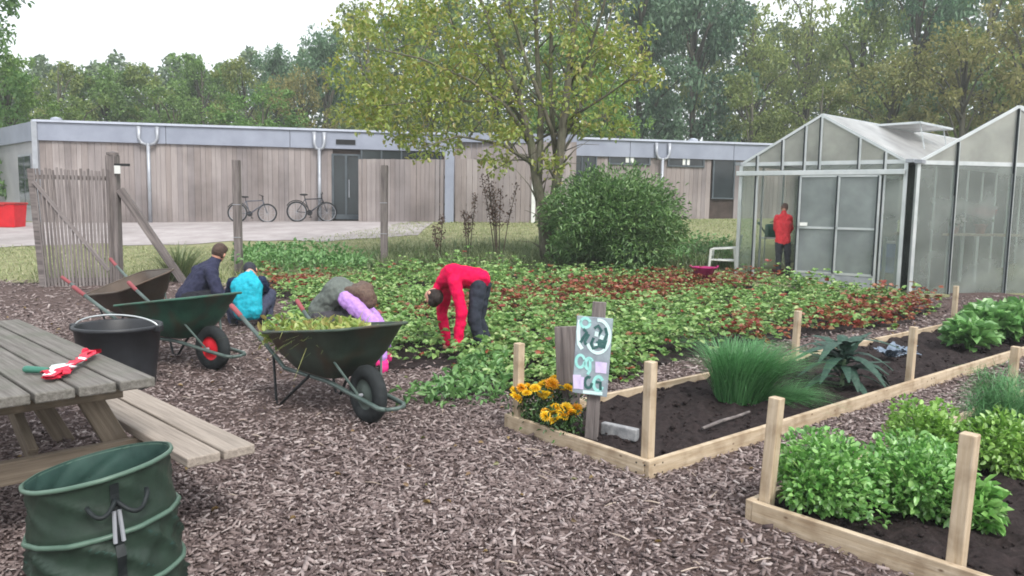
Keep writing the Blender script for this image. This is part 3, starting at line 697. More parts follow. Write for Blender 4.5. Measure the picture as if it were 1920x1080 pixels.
def shelf():
    p = fr2(.02, 0, -1.0); root = thing('staging_bench', 'slatted staging bench on legs inside the wider greenhouse', 'bench', (p.x, p.y, .03)); off = root.location
    z = 1.16; mb = MB()
    for o_ in (-.75, -.95, -1.15): mb.beam(fr2(.02, z, o_), fr2(.98, z, o_), .1, .04)
    mb.build('slats', MAT['new_wood'], root, off)
    for s in (.06, .5, .94):
        for o_ in (-.75, -1.15): l = MB(); l.beam(fr2(s, .03, o_), fr2(s, z-.02, o_), .05, .05); l.build('leg', MAT['alu'], root, off)
    return z
zs = shelf()+.02
MAT['terracotta'] = M('terracotta', (150, 84, 62), (172, 104, 80), 8, .8)
petal_pink = leafmat('petal_pink', [(196, 30, 76), (224, 60, 104), (170, 20, 60)], .2)
leaf_pot = leafmat('leaf_pot', [(60, 92, 48), (96, 128, 70)], .25)
def potted(label, p, pet, tall=.3):
    root = thing('potted_plant', label, 'plant', p); mb = MB(); mb.lathe([(.07, 0), (.1, .15), (.115, .15), (.115, .18), (.09, .18), (.06, .03)], 16); mb.build('pot', MAT['terracotta'], root, smooth=True)
    n = 120; b = rng.normal(0, .07, (n, 3)); b[:, 2] = np.abs(b[:, 2])*1.6+.17; v, f = leaf_arrays(b, rvec(n)+[0, 0, .4], .08); npmesh('foliage', v, f, leaf_pot, root)
    b = rng.normal(0, .08, (n, 3)); b[:, 2] = .17+tall+rng.normal(0, .04, n); v, f = leaf_arrays(b, rvec(n)+[0, 0, .3], .06, 1.0); npmesh('flowers', v, f, pet, root)
pw_ = leafmat('petal_white', [(220, 214, 210), (238, 232, 230)], .2)
potted('potted plant with deep pink flowers on the greenhouse staging', fr2(spb(1903), zs, -.85), petal_pink, .22)
potted('potted plant with white flowers on the greenhouse staging, left of the pink one', fr2(spb(1850), zs, -.85), pw_, .06)
def water_drum():
    p = fr2(spb(1828), .03, -2.2); root = thing('water_drum', 'pale blue plastic drum blurred behind the milky greenhouse glass', 'drum', p)
    mb = MB(); mb.lathe([(.0, 0), (.26, 0), (.28, .1), (.28, .3), (.3, .32), (.28, .34), (.28, .6), (.3, .62), (.28, .64), (.27, .86), (.24, .9)], 24); mb.build('body', M('drum_blue', (110, 134, 178), (128, 150, 190), 4, .5), root, smooth=True)
    mb = MB(); mb.lathe([(.25, .9), (.25, .94), (0, .95)], 24); mb.build('lid', MAT['white'], root, smooth=True)
water_drum()

# ------------------------------------------------------------------ picnic table and what lies on it
TU = Vector((-.71, .70, 0)).normalized(); TN = Vector((-.70, -.71, 0)).normalized()   # along the boards; across to the left
def picnic_table():
    c0 = P(290, 706, .75); c0.z = 0; root = thing('picnic_table', 'weathered grey picnic table with attached plank benches', 'table', (c0.x, c0.y, 0)); off = root.location
    Lg = 2.2; bw = .142; g = .014
    for k in range(5):
        a = c0+TN*(bw/2+k*(bw+g)); e = random.uniform(-.008, .008)
        plank('tabletop_board', a+TU*e+Vector((0, 0, .728)), a+TU*Lg+Vector((0, 0, .728)), bw, .042, MAT['old_wood'], root, off, bevel=.006)
    Wt = 5*(bw+g)-g; bc = P(480, 832, .45); bc.z = 0; rel = bc-c0; so = rel.dot(TN); eo = rel.dot(TU)    # bench position seen on the photo
    for side in (0, 1):
        for k in range(2):
            d = so+bw/2+.004+k*(bw+g); d = d if side == 0 else Wt-d
            a = c0+TN*d+TU*eo; plank('bench_board', a+Vector((0, 0, .428)), a+TU*(Lg-2*eo)+Vector((0, 0, .428)), bw, .042, MAT['bench_wood'], root, off, bevel=.006)
    for q in (.32, Lg-.32):
        b = c0+TU*q
        plank('crossbeam', b+TN*(so+.02)+Vector((0, 0, .355)), b+TN*(Wt-so-.02)+Vector((0, 0, .355)), .045, .1, MAT['leg_wood'], root, off)
        plank('crossbeam', b+TN*.03+Vector((0, 0, .657)), b+TN*(Wt-.03)+Vector((0, 0, .657)), .045, .1, MAT['leg_wood'], root, off)
        for s in (0, 1):
            a1 = .2 if s == 0 else Wt-.2; a0 = -.14 if s == 0 else Wt+.14; o = TU*(.047 if q < 1 else -.047)
            plank('leg', b+TN*a0+o+Vector((0, 0, 0)), b+TN*a1+o+Vector((0, 0, .705)), .1, .045, MAT['leg_wood'], root, off, up=tuple(TU))
    m_ = c0+TN*Wt/2
    for q0, q1 in ((.37, .95), (Lg-.37, Lg-.95)): plank('brace', m_+TU*q0+Vector((0, 0, .39)), m_+TU*q1+Vector((0, 0, .68)), .08, .04, MAT['leg_wood'], root, off, up=tuple(TN))
picnic_table()
def table_things():
    z = .752
    # folded red and white cord with loose ends
    a = P(92, 716, z); b = P(128, 697, z); c = P(150, 684, z); d = P(172, 668, z)
    root = thing('ribbon', 'crumpled bundle of red and white barrier tape on the picnic table', 'tape', P(125, 697, z)); off = root.location
    red = M('tape_red', (192, 22, 52), (214, 44, 74), 6, .45); wht = M('tape_white', (226, 216, 220), None, 6, .45)
    def strip(name, pts, w, mat):
        mb = MB(); pts = [Vector(p) for p in pts]; vs = []; fs = []
        for i, p in enumerate(pts):
            t = (pts[min(i+1, len(pts)-1)]-pts[max(i-1, 0)]).normalized(); s = Vector((0, 0, 1)).cross(t).normalized(); tw = Vector((0, 0, .6*math.sin(i*2.1)))
            for q, h in ((-.5, 0), (.5, 0), (.5, .003), (-.5, .003)): vs.append(p+(s+tw*.5)*w*q+Vector((0, 0, h)))
        for i in range(len(pts)-1):
            for j in range(4): fs.append((i*4+j, i*4+(j+1) % 4, i*4+4+(j+1) % 4, i*4+4+j))
        mb.add(vs, fs); mb.build(name, mat, root, off)
    rr = random.Random(3)
    path = [a.lerp(b, q) for q in (0, .5, 1)]+[b.lerp(c, q) for q in (.5, 1)]+[c.lerp(d, q) for q in (.5, 1)]
    for k in range(5):
        pts = [p+Vector((rr.uniform(-.022, .022), rr.uniform(-.022, .022), .012+rr.uniform(0, .02))) for p in (path if k < 3 else path[:4])]
        strip('red_band' if k != 1 else 'white_band', pts, .034 if k != 1 else .028, red if k != 1 else wht)
    for k, (p0, r_) in enumerate(((a.lerp(b, .35), .045), (a.lerp(b, .75), .04), (d, .03))):
        strip('red_loop' if k != 1 else 'white_loop', [p0+Vector((r_*math.cos(t), r_*.7*math.sin(t), .02+.014*math.sin(t*2+k))) for t in np.linspace(0, 5.6, 12)], .03, red if k != 1 else wht)
    # hand fork / trowel with green grip
    root = thing('garden_trowel', 'garden trowel with a green grip and bright blade beside the red tape', 'trowel', P(100, 697, z)); off = root.location
    h0 = P(50, 700, z)+Vector((0, 0, .018)); h1 = P(88, 702, z)+Vector((0, 0, .018)); s1 = P(104, 699, z)+Vector((0, 0, .02)); t1 = P(138, 689, z)+Vector((0, 0, .012))
    mb = MB(); mb.capsule(h0, h1, .016, .013, 12); mb.build('grip', M('grip_green', (50, 104, 90), (70, 124, 108), 5, .45), root, off, True)
    mb = MB(); mb.tube([h1, s1], .005, 8); mb.build('shaft', MAT['alu'], root, off)
    mb = MB(); u = (t1-s1).normalized(); n_ = Vector((-u.y, u.x, 0)); Lb = (t1-s1).length; vs = []; fs = []
    for i, (q, w) in enumerate(((0, .014), (.15, .034), (.5, .036), (.8, .026), (1, .004))):
        for j in (-1, 0, 1): vs.append(s1+u*Lb*q+n_*w*j+Vector((0, 0, .008*abs(j))))
    for i in range(4):
        for j in range(2): fs.append((i*3+j, i*3+j+1, i*3+j+4, i*3+j+3))
    mb.add(vs, fs); o = mb.build('blade', M('blade_white', (196, 206, 206), None, 6, .3, metal=.4), root, off); o.modifiers.new('thick', 'SOLIDIFY').thickness = .002
table_things()

# ------------------------------------------------------------------ pop-up bag
def popup_bag():
    c = D(205, 900, 2.64); c.z = 0; root = thing('garden_bag', 'green pop-up garden waste bag with coiled hoops and black straps, open at the top', 'bag', c)
    H_ = .585; n = 72; nz = 48; r0 = .232
    def ring(t, a, dr=0):
        z = H_*t; tilt = .10+.10*t       # hoops rise towards the right
        fold = 0
        for k in range(3):
            ph = (t-.02)*3-k
            if 0 < ph < 1: fold = math.sin(math.pi*ph)
        w = (.03*(1-abs(math.sin(4.5*a+15*t+.8*math.sin(2*a))))**2.2+.014*(1-abs(math.sin(7*a-12*t)))**3)*fold*(.35 if t > .66 else 1)
        r = r0*(1.07-.07*t)-.013*fold+w*1.0+dr
        x = r*math.cos(a)-.035*t; y = r*math.sin(a)
        return Vector((x, y, max(.004, z+x*tilt*min(1, t*2.4))))
    def shell(name, dr, mat, t0=0, t1=1, flip=False):
        mb = MB(); vs = [ring(t0+(t1-t0)*i/nz, 2*math.pi*j/n, dr) for i in range(nz+1) for j in range(n)]; fs = []
        for i in range(nz):
            for j in range(n):
                q = (i*n+j, i*n+(j+1) % n, (i+1)*n+(j+1) % n, (i+1)*n+j); fs.append(q[::-1] if flip else q)
        mb.add(vs, fs); return mb.build(name, mat, root, smooth=True)
    cloth = M('bag_cloth', (32, 47, 39), (42, 60, 50), 9, .45, .12, spec=.4)
    shell('body', 0, cloth); shell('lining', -.004, M('bag_lining', (40, 62, 58), (56, 82, 76), 7, .5), .03, 1, True)
    mb = MB(); mb.add([ring(.03, 2*math.pi*j/n, -.004) for j in range(n)], [tuple(range(n))]); mb.build('bottom', cloth, root)
    hoop = M('bag_hoop', (70, 94, 82), (90, 114, 101), 9, .4, spec=.4)
    for t in (.985, .66, .34):
        mb = MB(); pts = [ring(t-.0*(j/n), 2*math.pi*j/n, .004) for j in range(n)]; mb.tube(pts, .0085 if t > .9 else .0095, 8, closed=True); mb.build('hoop', hoop, root, smooth=True)
    st = M('strap_black', (20, 26, 28), (36, 42, 44), 14, .6)
    a_ = math.radians(-52)
    mb = MB(); vs = []; fs = []; k = 16
    for i in range(k+1):
        t = .93*(1-i/k)+.02; p0 = ring(t, a_-.07, .013); p1 = ring(t, a_+.07, .013); vs += [p0, p1, p1-(p1.normalized()*.0), p0]
    vs = []
    for i in range(k+1):
        t = .93*(1-i/k)+.02
        for aa, dd in ((-.055, .011), (.055, .011), (.055, .017), (-.055, .017)): vs.append(ring(t, a_+aa, dd))
    for i in range(k):
        for j in range(4): fs.append((i*4+j, i*4+(j+1) % 4, i*4+4+(j+1) % 4, i*4+4+j))
    mb.add(vs, fs); mb.build('strap', st, root)
    # carrying handle: a loop of webbing, and a buckle
    for da, hang, sg in ((.42, .07, 1), (-.34, .05, 1)):
        mb = MB(); pts = []
        for q in np.linspace(0, 1, 12): pts.append(ring(.86-.14*math.sin(math.pi*q)*hang/.07*.6, a_+da*q, .02+.035*math.sin(math.pi*q)))
        mb.tube(pts, .008, 6); mb.build('handle', st, root, smooth=True)
    mb = MB()
    for s in (-1, 1): p = ring(.8, a_+.03*s, .022); q = ring(.62, a_+.05*s, .02); mb.tube([p, q], .007, 6)
    mb.build('buckle', MAT['steel_grey'], root)
popup_bag()
def tub():
    c = D(222, 640, 6.1); c.z = 0; root = thing('plastic_tub', 'big black plastic tub with a wire handle behind the picnic table', 'tub', c)
    m = M('tub_black', (34, 36, 40), (48, 50, 55), 6, .45, spec=.4); R_ = .32; h = .52
    mb = MB(); mb.lathe([(0, .01), (R_*.8, .01), (R_*.82, .03), (R_*.9, h*.5), (R_*.985, h-.03), (R_*1.03, h-.025), (R_*1.03, h), (R_*.985, h+.004), (R_*.95, h-.01), (R_*.88, h*.5), (R_*.78, .03), (0, .028)], 40); mb.build('body', m, root, smooth=True)
    mb = MB(); mb.tube([(R_*1.04*math.cos(a), .10*math.sin(a)*0-.02, h-.02+.1*math.sin(a)) for a in np.linspace(0, math.pi, 18)], .007, 8); mb.build('handle', MAT['alu'], root, smooth=True)
    for s in (-1, 1): mb = MB(); mb.box((s*R_*1.05, -.02, h-.02), (.05, .07, .05)); mb.build('lug', m, root, bevel=.008)
tub()

# ------------------------------------------------------------------ wheelbarrows
def wheelbarrow(label, loc, rz, tray, rimc, pitch=0, grip=(128, 66, 70)):
    root = thing('wheelbarrow', label, 'wheelbarrow', loc, rz, 'garden wheelbarrows'); root.rotation_euler[1] = pitch
    tm = M('tray_paint', tray, tuple(x*1.25+6 for x in tray), 5, .5, .05, spec=.4, dirt=((74, 56, 42), 4, .8)); fm = M('barrow_tube', (66, 82, 78), (92, 106, 102), 8, .4, spec=.5)
    def ringp(x0, x1, hw0, hw1, z0, z1, r):   # rounded plan ring; front at x1
        pts = []
        for cx, cy, a0 in ((x1-r, hw1-r, 0), (x0+r, hw0-r, 90), (x0+r, -hw0+r, 180), (x1-r, -hw1+r, 270)):
            for a in np.linspace(a0, a0+90, 7):
                x = cx+r*math.cos(math.radians(a)); y = cy+r*math.sin(math.radians(a)); pts.append(Vector((x, y, z0+(z1-z0)*(x-x0)/(x1-x0))))
        return pts
    levels = [ringp(-.0, .34, .15, .12, .285, .275, .05), ringp(-.06, .40, .2, .17, .3, .29, .08), ringp(-.18, .55, .28, .25, .4, .47, .11), ringp(-.29, .68, .335, .3, .53, .67, .13), ringp(-.32, .71, .36, .325, .535, .678, .14)]
    mb = MB(); n = len(levels[0]); vs = [p for l in levels for p in l]; fs = [tuple(range(n))[::-1]]
    for i in range(len(levels)-1):
        for j in range(n): fs.append((i*n+j, i*n+(j+1) % n, (i+1)*n+(j+1) % n, (i+1)*n+j))
    mb.add(vs, fs); o = mb.build('tray', tm, root, smooth=True); sm = o.modifiers.new('thick', 'SOLIDIFY'); sm.thickness = .006; sm.offset = 1
    mb = MB(); mb.tube(levels[-1], .011, 8, closed=True); mb.build('tray_rim', tm, o, smooth=True)
    for s in (-1, 1):
        f = MB(); f.tube([(-.80, .27*s, .60), (-.42, .24*s, .42), (-.2, .2*s, .27), (.3, .13*s, .25), (.62, .1*s, .2), (.9, .1*s, .17), (.94, .07*s, .165)], .0165, 8); f.build('handle_tube', fm, root, smooth=True)
        g = MB(); g.capsule((-.93, .285*s, .665), (-.80, .27*s, .60), .021, .019, 12); g.build('grip', M('grip_rubber', grip, None, 6, .6), root, smooth=True)
        l = MB(); l.tube([(-.32, .23*s, .35), (-.24, .25*s, .012), (-.17, .25*s, .012), (.12, .17*s, .265)], .011, 8); l.build('leg', MAT['black_paint'], root, smooth=True)
        b = MB(); b.tube([(.48, .2*s, .45), (.64, .09*s, .21)], .009, 6); b.build('stay', fm, root)
    f = MB(); f.tube([(.94, .07, .165), (.96, 0, .165), (.94, -.07, .165)], .014, 8); f.build('front_bar', fm, root, smooth=True)
    Rm = Matrix.Rotation(math.pi/2, 3, 'X'); c = (.62, 0, .2)
    t = MB(); t.lathe([(.105, -.035), (.15, -.045), (.185, -.036), (.2, -.015), (.2, .015), (.185, .036), (.15, .045), (.105, .035)], 36, c, Rm, close=True); w = t.build('wheel', MAT['tyre'], root, smooth=True)
    r_ = MB(); r_.lathe([(.11, -.034), (.1, -.02), (.06, -.03), (.03, -.045), (.0, -.045), (0, .045), (.03, .045), (.06, .03), (.1, .02), (.11, .034)], 28, c, Rm); r_.build('rim', M('wheel_rim', rimc, None, 5, .45), w, smooth=True)
    a = MB(); a.tube([(.62, -.11, .2), (.62, .11, .2)], .012, 8); a.build('axle', MAT['steel_grey'], w)
    return root
MAT['tyre'] = M('tyre', (32, 36, 38), (48, 52, 54), 12, .8)
def place_barrow(wheel, d, *a, **k):
    rz = math.atan2(d[1], d[0]); x = Vector((math.cos(rz), math.sin(rz), 0)); o = wheel-x*.62; return wheelbarrow(a[0], (o.x, o.y, gz(o.x, o.y)+.015), rz, *a[1:], **k)
bar1 = place_barrow(P(690, 796, 0), (.68, -.73), 'wheelbarrow heaped with pulled weeds, in front of the others', (46, 58, 50), (70, 80, 76))
bar2 = place_barrow(P(400, 697, 0), (.875, -.48), 'dark green wheelbarrow with a red wheel hub behind the black tub', (36, 74, 60), (190, 26, 40))
bar3 = place_barrow((D(322, 560, 8.6)+Vector((.1, -.35, 0))), (.75, -.65), 'rusty brown wheelbarrow at the back by the gate', (64, 54, 46), (90, 84, 78), pitch=.02)
q = D(322, 560, 8.6); bar3.location.z = .015
def roll(o, ang): o.rotation_euler[0] = ang
roll(bar3, 0)
# tipped towards the viewer so its inside shows
bar3.rotation_euler[0] = .34; bar3.location.z = .06

MAT['weed_leaf'] = leafmat('weed_leaf', [(108, 140, 66), (160, 178, 90), (134, 160, 80), (184, 188, 112), (156, 136, 84)], .3)
def weeds_in_barrow():
    n = 900; rz = bar1.rotation_euler[2]
    x = rng.uniform(-.34, .42, n); y = rng.uniform(-.27, .27, n); r = np.clip(1-((x-.04)/.48)**2*.8-(y/.32)**2*.7, 0, 1)
    z = .455+.12*(x+.43)+r*.10*rng.random(n)**.5; b = np.stack([x, y, z], 1); d = rvec(n)+[0, 0, .5]
    k = n//12; b[:k, 0] = rng.uniform(-.42, -.28, k); b[:k, 2] = rng.uniform(.42, .62, k); b[:k, 1] = rng.uniform(-.32, .12, k)
    v, f = leaf_arrays(b, d, rng.uniform(.04, .1, n), .5)
    nb = 160; bb = b[rng.integers(0, n, nb)]; v2, f2 = blade_arrays(bb, rvec(nb)+[0, 0, .5], rng.uniform(.12, .3, nb), .007, .6)
    V, Fc = cat_arrays([(v, f), (v2, f2)]); c, s = math.cos(rz), math.sin(rz); Rz = np.array([[c, -s, 0], [s, c, 0], [0, 0, 1]])
    V = V@Rz.T+np.array(bar1.location); o = npmesh('weed_heap', V, Fc, MAT['weed_leaf'], off=tuple(bar1.location)); o.location = bar1.location
    tag(o, 'heap of pulled yellow-green weeds filling the front wheelbarrow', 'weeds')
weeds_in_barrow()

# ------------------------------------------------------------------ bed furniture: sign, board, stone, stick
def sign():
    p = P(1108, 818, .07); root = thing('garden_sign', 'hand-painted pale blue plank sign on a grey stake by the marigolds', 'sign', p); off = root.location; d = p.y
    tp = D(1124, 566, d); plank('stake', p-Vector((0, 0, .1)), tp, .085, .03, MAT['grey_post'], root, off, up=(.1, 1, 0))
    c = [D(1082, 592, d-.04), D(1150, 598, d-.05), D(1138, 745, d-.05), D(1073, 736, d-.04)]
    nf = (c[1]-c[0]).cross(c[2]-c[0]).normalized(); nf = nf if nf.y < 0 else -nf
    mb = MB(); bk = [q-nf*.018 for q in c]; mb.add(c+bk, [(0, 1, 2, 3), (7, 6, 5, 4), (0, 4, 5, 1), (1, 5, 6, 2), (2, 6, 7, 3), (3, 7, 4, 0)]); brd = mb.build('board', M('slate', (128, 140, 150), (166, 182, 190), 7, .75, .1, dirt=((112, 108, 122), 6, .6)), root, off, bevel=.003)
    def at(u, v, h): return c[0].lerp(c[1], u).lerp(c[3].lerp(c[2], u), v)+nf*h
    def stroke(name, pts, w, mat, h=.003, closed=False):
        mb = MB(); pts = [Vector((u*.175, v*.38)) for u, v in pts]; k = len(pts); vs = []; fs = []
        for i, p_ in enumerate(pts):
            a = pts[(i-1) % k] if closed or i else p_; b = pts[(i+1) % k] if closed or i < k-1 else p_; t = (b-a).normalized(); nn = Vector((-t.y, t.x))
            for sg in (-1, 1): q_ = p_+nn*w*sg*.5; vs.append(at(q_.x/.175, q_.y/.38, h))
        for i in range(k if closed else k-1): j = (i+1) % k; fs.append((i*2, i*2+1, j*2+1, j*2))
        mb.add(vs, fs); o = mb.build(name, mat, root, off); sm = o.modifiers.new('t', 'SOLIDIFY'); sm.thickness = .0012
    teal = M('paint_teal', (140, 206, 202), (168, 224, 220), 20, .7); pale = M('paint_pale', (196, 226, 226), (216, 238, 238), 20, .7); lil = M('paint_lilac', (196, 182, 220), (214, 202, 232), 20, .7); dk = M('paint_dark', (46, 84, 84), (70, 108, 106), 20, .7)
    arc = lambda cx, cy, rx, ry, a0, a1, n=18: [(cx+rx*math.cos(math.radians(a)), cy+ry*math.sin(math.radians(a))) for a in np.linspace(a0, a1, n)]
    stroke('painted_mark', arc(.62, .24, .32, .21, -100, 150), .016, pale); stroke('painted_mark', arc(.24, .08, .13, .06, 0, 350), .014, teal)
    stroke('painted_mark', [(.08, .05), (.06, .2), (.1, .36), (.2, .42)], .018, pale)
    for pts in ([(.2, .16), (.3, .2), (.2, .28), (.14, .34)], [(.36, .22), (.26, .32), (.3, .36)], [(.5, .14), (.6, .1), (.7, .16), (.62, .22)], [(.8, .12), (.86, .2), (.8, .3)], [(.5, .26), (.44, .34), (.5, .4), (.6, .38), (.62, .3)]): stroke('painted_mark', pts, .014, dk, .0035)
    stroke('painted_mark', [(.66, .3), (.84, .3), (.8, .36), (.66, .35)], .024, dk, .004, True)
    for pts in ([(.58, .18), (.56, .24)], [(.74, .22), (.7, .27)], [(.56, .33), (.57, .36)]): stroke('painted_mark', pts, .018, pale, .0045)
    stroke('painted_mark', arc(.17, .58, .12, .08, 0, 340), .014, teal); stroke('painted_mark', arc(.42, .6, .1, .07, 60, 330), .016, teal); stroke('painted_mark', [(.44, .54), (.46, .68), (.4, .74)], .014, teal)
    stroke('painted_mark', [(.68, .56), (.7, .7)], .03, lil); stroke('painted_mark', [(.84, .56), (.84, .7)], .03, lil); stroke('painted_mark', [(.1, .76), (.14, .94)], .04, lil); stroke('painted_mark', [(.24, .78), (.24, .94)], .025, lil)
    stroke('painted_mark', arc(.44, .84, .1, .07, 0, 300), .014, dk); stroke('painted_mark', arc(.72, .84, .13, .09, 20, 330), .016, teal); stroke('painted_mark', [(.64, .82), (.78, .82), (.8, .92)], .014, dk, .004); stroke('painted_mark', [(.3, .97), (.86, .96)], .016, pale)
sign()
def upright_board():
    p = P(1068, 792, .07); root = thing('upright_board', 'bare grey-brown board standing upright behind the painted sign', 'board', p); d = p.y+.08; p = D(1070, 780, d); root.location = p = up3(p, .05)
    plank('board', p-Vector((0, 0, .06)), D(1060, 612, d), .15, .025, MAT['grey_post'], root, p, up=(.1, 1, 0))
upright_board()
def slab():
    a = P(1130, 792, .13); b = P(1196, 806, .13); root = thing('stone_slab', 'grey stone slab on edge in the near end of the raised bed', 'stone', up3((a+b)/2, .06)); off = root.location
    plank('slab', up3(a, .095), up3(b, .095), .05, .08, M('stone', (120, 122, 126), (168, 168, 170), 18, .85, .3), root, off, bevel=.008)
slab()
def stick():
    a = P(1318, 803, .09); b = P(1405, 772, .1); o = MB(); o.tube([a, a.lerp(b, .35)+Vector((0, 0, .006)), a.lerp(b, .7)+Vector((0, 0, -.002)), b], [.011, .012, .011, .009], 8)
    o = o.build('bamboo_cane', MAT['grey_post'], None, a, True); o.location = a; tag(o, 'grey cane lying on the dark soil before the chives', 'cane')
stick()
def magenta_tub():
    p = G(1320, 14.0); root = thing('plastic_tub', 'magenta plastic tub at the edge of the leafy patch by the chair', 'tub', p); p.z = .1
    m = M('tub_magenta', (150, 24, 92), (176, 40, 112), 5, .45)
    root.location.z = D(1320, 524, 14.0).z-.06
    mb = MB(); mb.lathe([(0, .01), (.12, .01), (.2, .27), (.215, .275), (.215, .29), (.19, .285), (.11, .03), (0, .03)], 28); mb.build('body', m, root, smooth=True)
    for s in (-1, 1): h = MB(); h.tube([(s*.2, -.05, .26), (s*.25, -.03, .31), (s*.25, .03, .31), (s*.2, .05, .26)], .012, 8); h.build('handle', m, root, smooth=True)
magenta_tub()
def garden_chair():
    p = G(1356, 15.6); p.z = D(1345, 500, 15.6).z-.28; root = thing('garden_chair', 'white plastic garden chair left outside the small greenhouse', 'chair', p, -.35)
    W = MAT['white']; s = MB(); s.box((0, 0, .42), (.46, .44, .03)); s.build('seat', W, root, bevel=.012)
    b = MB(); 
    for k in range(5): b.box((.26+.03, -.17+.085*k, .68), (.022, .05, .46), Matrix.Rotation(.15, 3, 'Y'))
    b.box((.325, 0, .9), (.03, .44, .06)); b.build('backrest', W, root, bevel=.006)
    for sy in (-1, 1):
        a = MB(); a.beam((-.24, .25*sy, .64), (.3, .25*sy, .68), .05, .03); a.build('armrest', W, root, bevel=.008)
        for x0, x1, zt in ((-.23, -.27, .64), (.22, .29, .66)): l = MB(); l.beam((x1, .25*sy, 0), (x0, .25*sy, zt), .045, .045); l.build('leg', W, root, bevel=.008)
garden_chair()
def indoor_bits():
    p = fr1(.09, .06, -1.2); root = thing('watering_can', 'dark green watering can on a low stand just inside the small greenhouse', 'watering can', up3(p, 1.0)); g = M('can_green', (28, 84, 70), (40, 100, 84), 5, .45)
    mb = MB(); mb.lathe([(0, 0), (.13, 0), (.13, .24), (.1, .27), (0, .27)], 20); mb.build('body', g, root, smooth=True)
    mb = MB(); mb.tube([(-.1, 0, .05), (-.24, 0, .24), (-.28, 0, .3)], [.02, .016, .03], 8); mb.build('spout', g, root, smooth=True)
    mb = MB(); mb.tube([(.12, 0, .08), (.22, 0, .2), (.12, 0, .34), (-.04, 0, .3)], .012, 8); mb.build('handle', g, root, smooth=True)
    r2 = thing('plant_stand', 'thin white metal stand carrying the watering can inside the greenhouse', 'stand', up3(p, .06)); t = MB(); t.box((0, 0, .92), (.4, .34, .03)); t.build('top', MAT['white'], r2)
    for a in (-.17, .17):
        for b in (-.14, .14): l = MB(); l.tube([(a, b, 0), (a, b, .905)], .014, 8); l.build('leg', MAT['white'], r2)
    p = fr1(spx(1462), .06, -.75); r3 = thing('crate', 'dark red crate on the floor inside the greenhouse doorway', 'crate', up3(p, .06)); m = M('crate_red', (96, 24, 44), (116, 36, 58), 5, .6)
    c = MB()
    for z in (.05, .16, .27):
        for s in (-1, 1): c.box((0, s*.2, z), (.52, .02, .085)); c.box((s*.27, 0, z), (.02, .38, .085))
    c.build('slatted_sides', m, r3); b = MB(); b.box((0, 0, .012), (.54, .4, .02)); b.build('base', m, r3)
    for a in (-.26, .26):
        for b_ in (-.19, .19): q = MB(); q.box((a*.97, b_*.96, .155), (.03, .03, .3)); q.build('corner', m, r3)
indoor_bits()

# ------------------------------------------------------------------ plants of the beds and the leafy patch
MAT['field_green'] = leafmat('field_green', [(84, 124, 64), (122, 162, 88), (156, 190, 114), (106, 148, 78), (184, 202, 138)], .3)
MAT['field_red'] = leafmat('field_red', [(150, 58, 50), (128, 56, 46), (170, 96, 72), (146, 100, 62), (130, 116, 66)], .3)
BARE = [tuple(P(*q)[:2]) for q in ((735, 742), (740, 690), (790, 672), (880, 678), (868, 720), (830, 748))]
def leafy_patch():
    poly = FIELD; px_ = [p[0] for p in poly]; py_ = [p[1] for p in poly]
    A = (max(px_)-min(px_))*(max(py_)-min(py_)); n = int(A*24); x = rng.uniform(min(px_), max(px_), n); y = rng.uniform(min(py_), max(py_), n)
    ok = inpoly(x, y, poly) & ~inpoly(x, y, BARE); x = x[ok]; y = y[ok]; parts = []; mats = []
    for cx, cy in zip(x, y):
        near = cy < 8.6; m = rng.integers(15, 24) if near else rng.integers(11, 17); h = .26+.2*rng.random()**2+.1*vnoise(np.array([cx]), np.array([cy]), 1.6, 3)[0]
        h = max(.12, h); th = rng.uniform(0, 6.28, m); rr = .22*np.sqrt(rng.random(m)); g = gz(cx, cy)
        bx = cx+rr*np.cos(th); by = cy+rr*np.sin(th); bz = g+h*(1.05-1.2*(rr/.22)**2*.6)*rng.uniform(.55, 1.08, m)
        b = np.stack([bx, by, bz], 1); out = np.stack([np.cos(th), np.sin(th), rng.uniform(-.25, .5, m)], 1)
        a_, b_ = np.array([cx*.76+cy*.65]), np.array([cx*.65-cy*.76]); red = (vnoise(a_*.5, b_*1.5, .9, 11)[0]+.22*vnoise(a_, b_, 3.0, 5)[0] > .42)
        rmask = rng.random(m) < (.72 if red else .06); s0 = rng.uniform(.042, .08, m)*rng.choice([.75, 1, 1.2])
        for da in (-.95, 0, .95):
            c, s_ = math.cos(da), math.sin(da); d = np.stack([out[:, 0]*c-out[:, 1]*s_, out[:, 0]*s_+out[:, 1]*c, out[:, 2]], 1)
            v, f = leaf_arrays(b, d+rng.normal(0, .12, (m, 3)), s0, .72); parts.append((v, f)); mats.append(np.concatenate([rmask, rmask]).astype(int))
    V, Fc = cat_arrays(parts); o = npmesh('leafy_ground_cover', V, Fc, [MAT['field_green'], MAT['field_red']], mi=np.concatenate(mats))
    tag(o, 'broad low patch of green leafy plants with red autumn leaves between', 'ground cover', kind='stuff')
    # soil under the plants
    cx_, cy_ = np.mean(px_), np.mean(py_); vs = []; fs = []
    X, Y = np.meshgrid(np.arange(min(px_), max(px_)+.2, .2), np.arange(min(py_), max(py_)+.2, .2)); nx = X.shape[1]; Z = ground(X, Y)+.028+.012*np.sin(X*5+1)*np.sin(Y*6)
    i = (np.arange(X.shape[0]-1)[:, None]*nx+np.arange(nx-1)[None]).ravel(); Fq = np.stack([i, i+1, i+nx+1, i+nx], 1); V = np.stack([X, Y, Z], -1).reshape(-1, 3); cc = V[Fq].mean(1)
    tag(npmesh('patch_soil', V, Fq[inpoly(cc[:, 0], cc[:, 1], poly)], MAT['soil']), kind='structure')
leafy_patch()
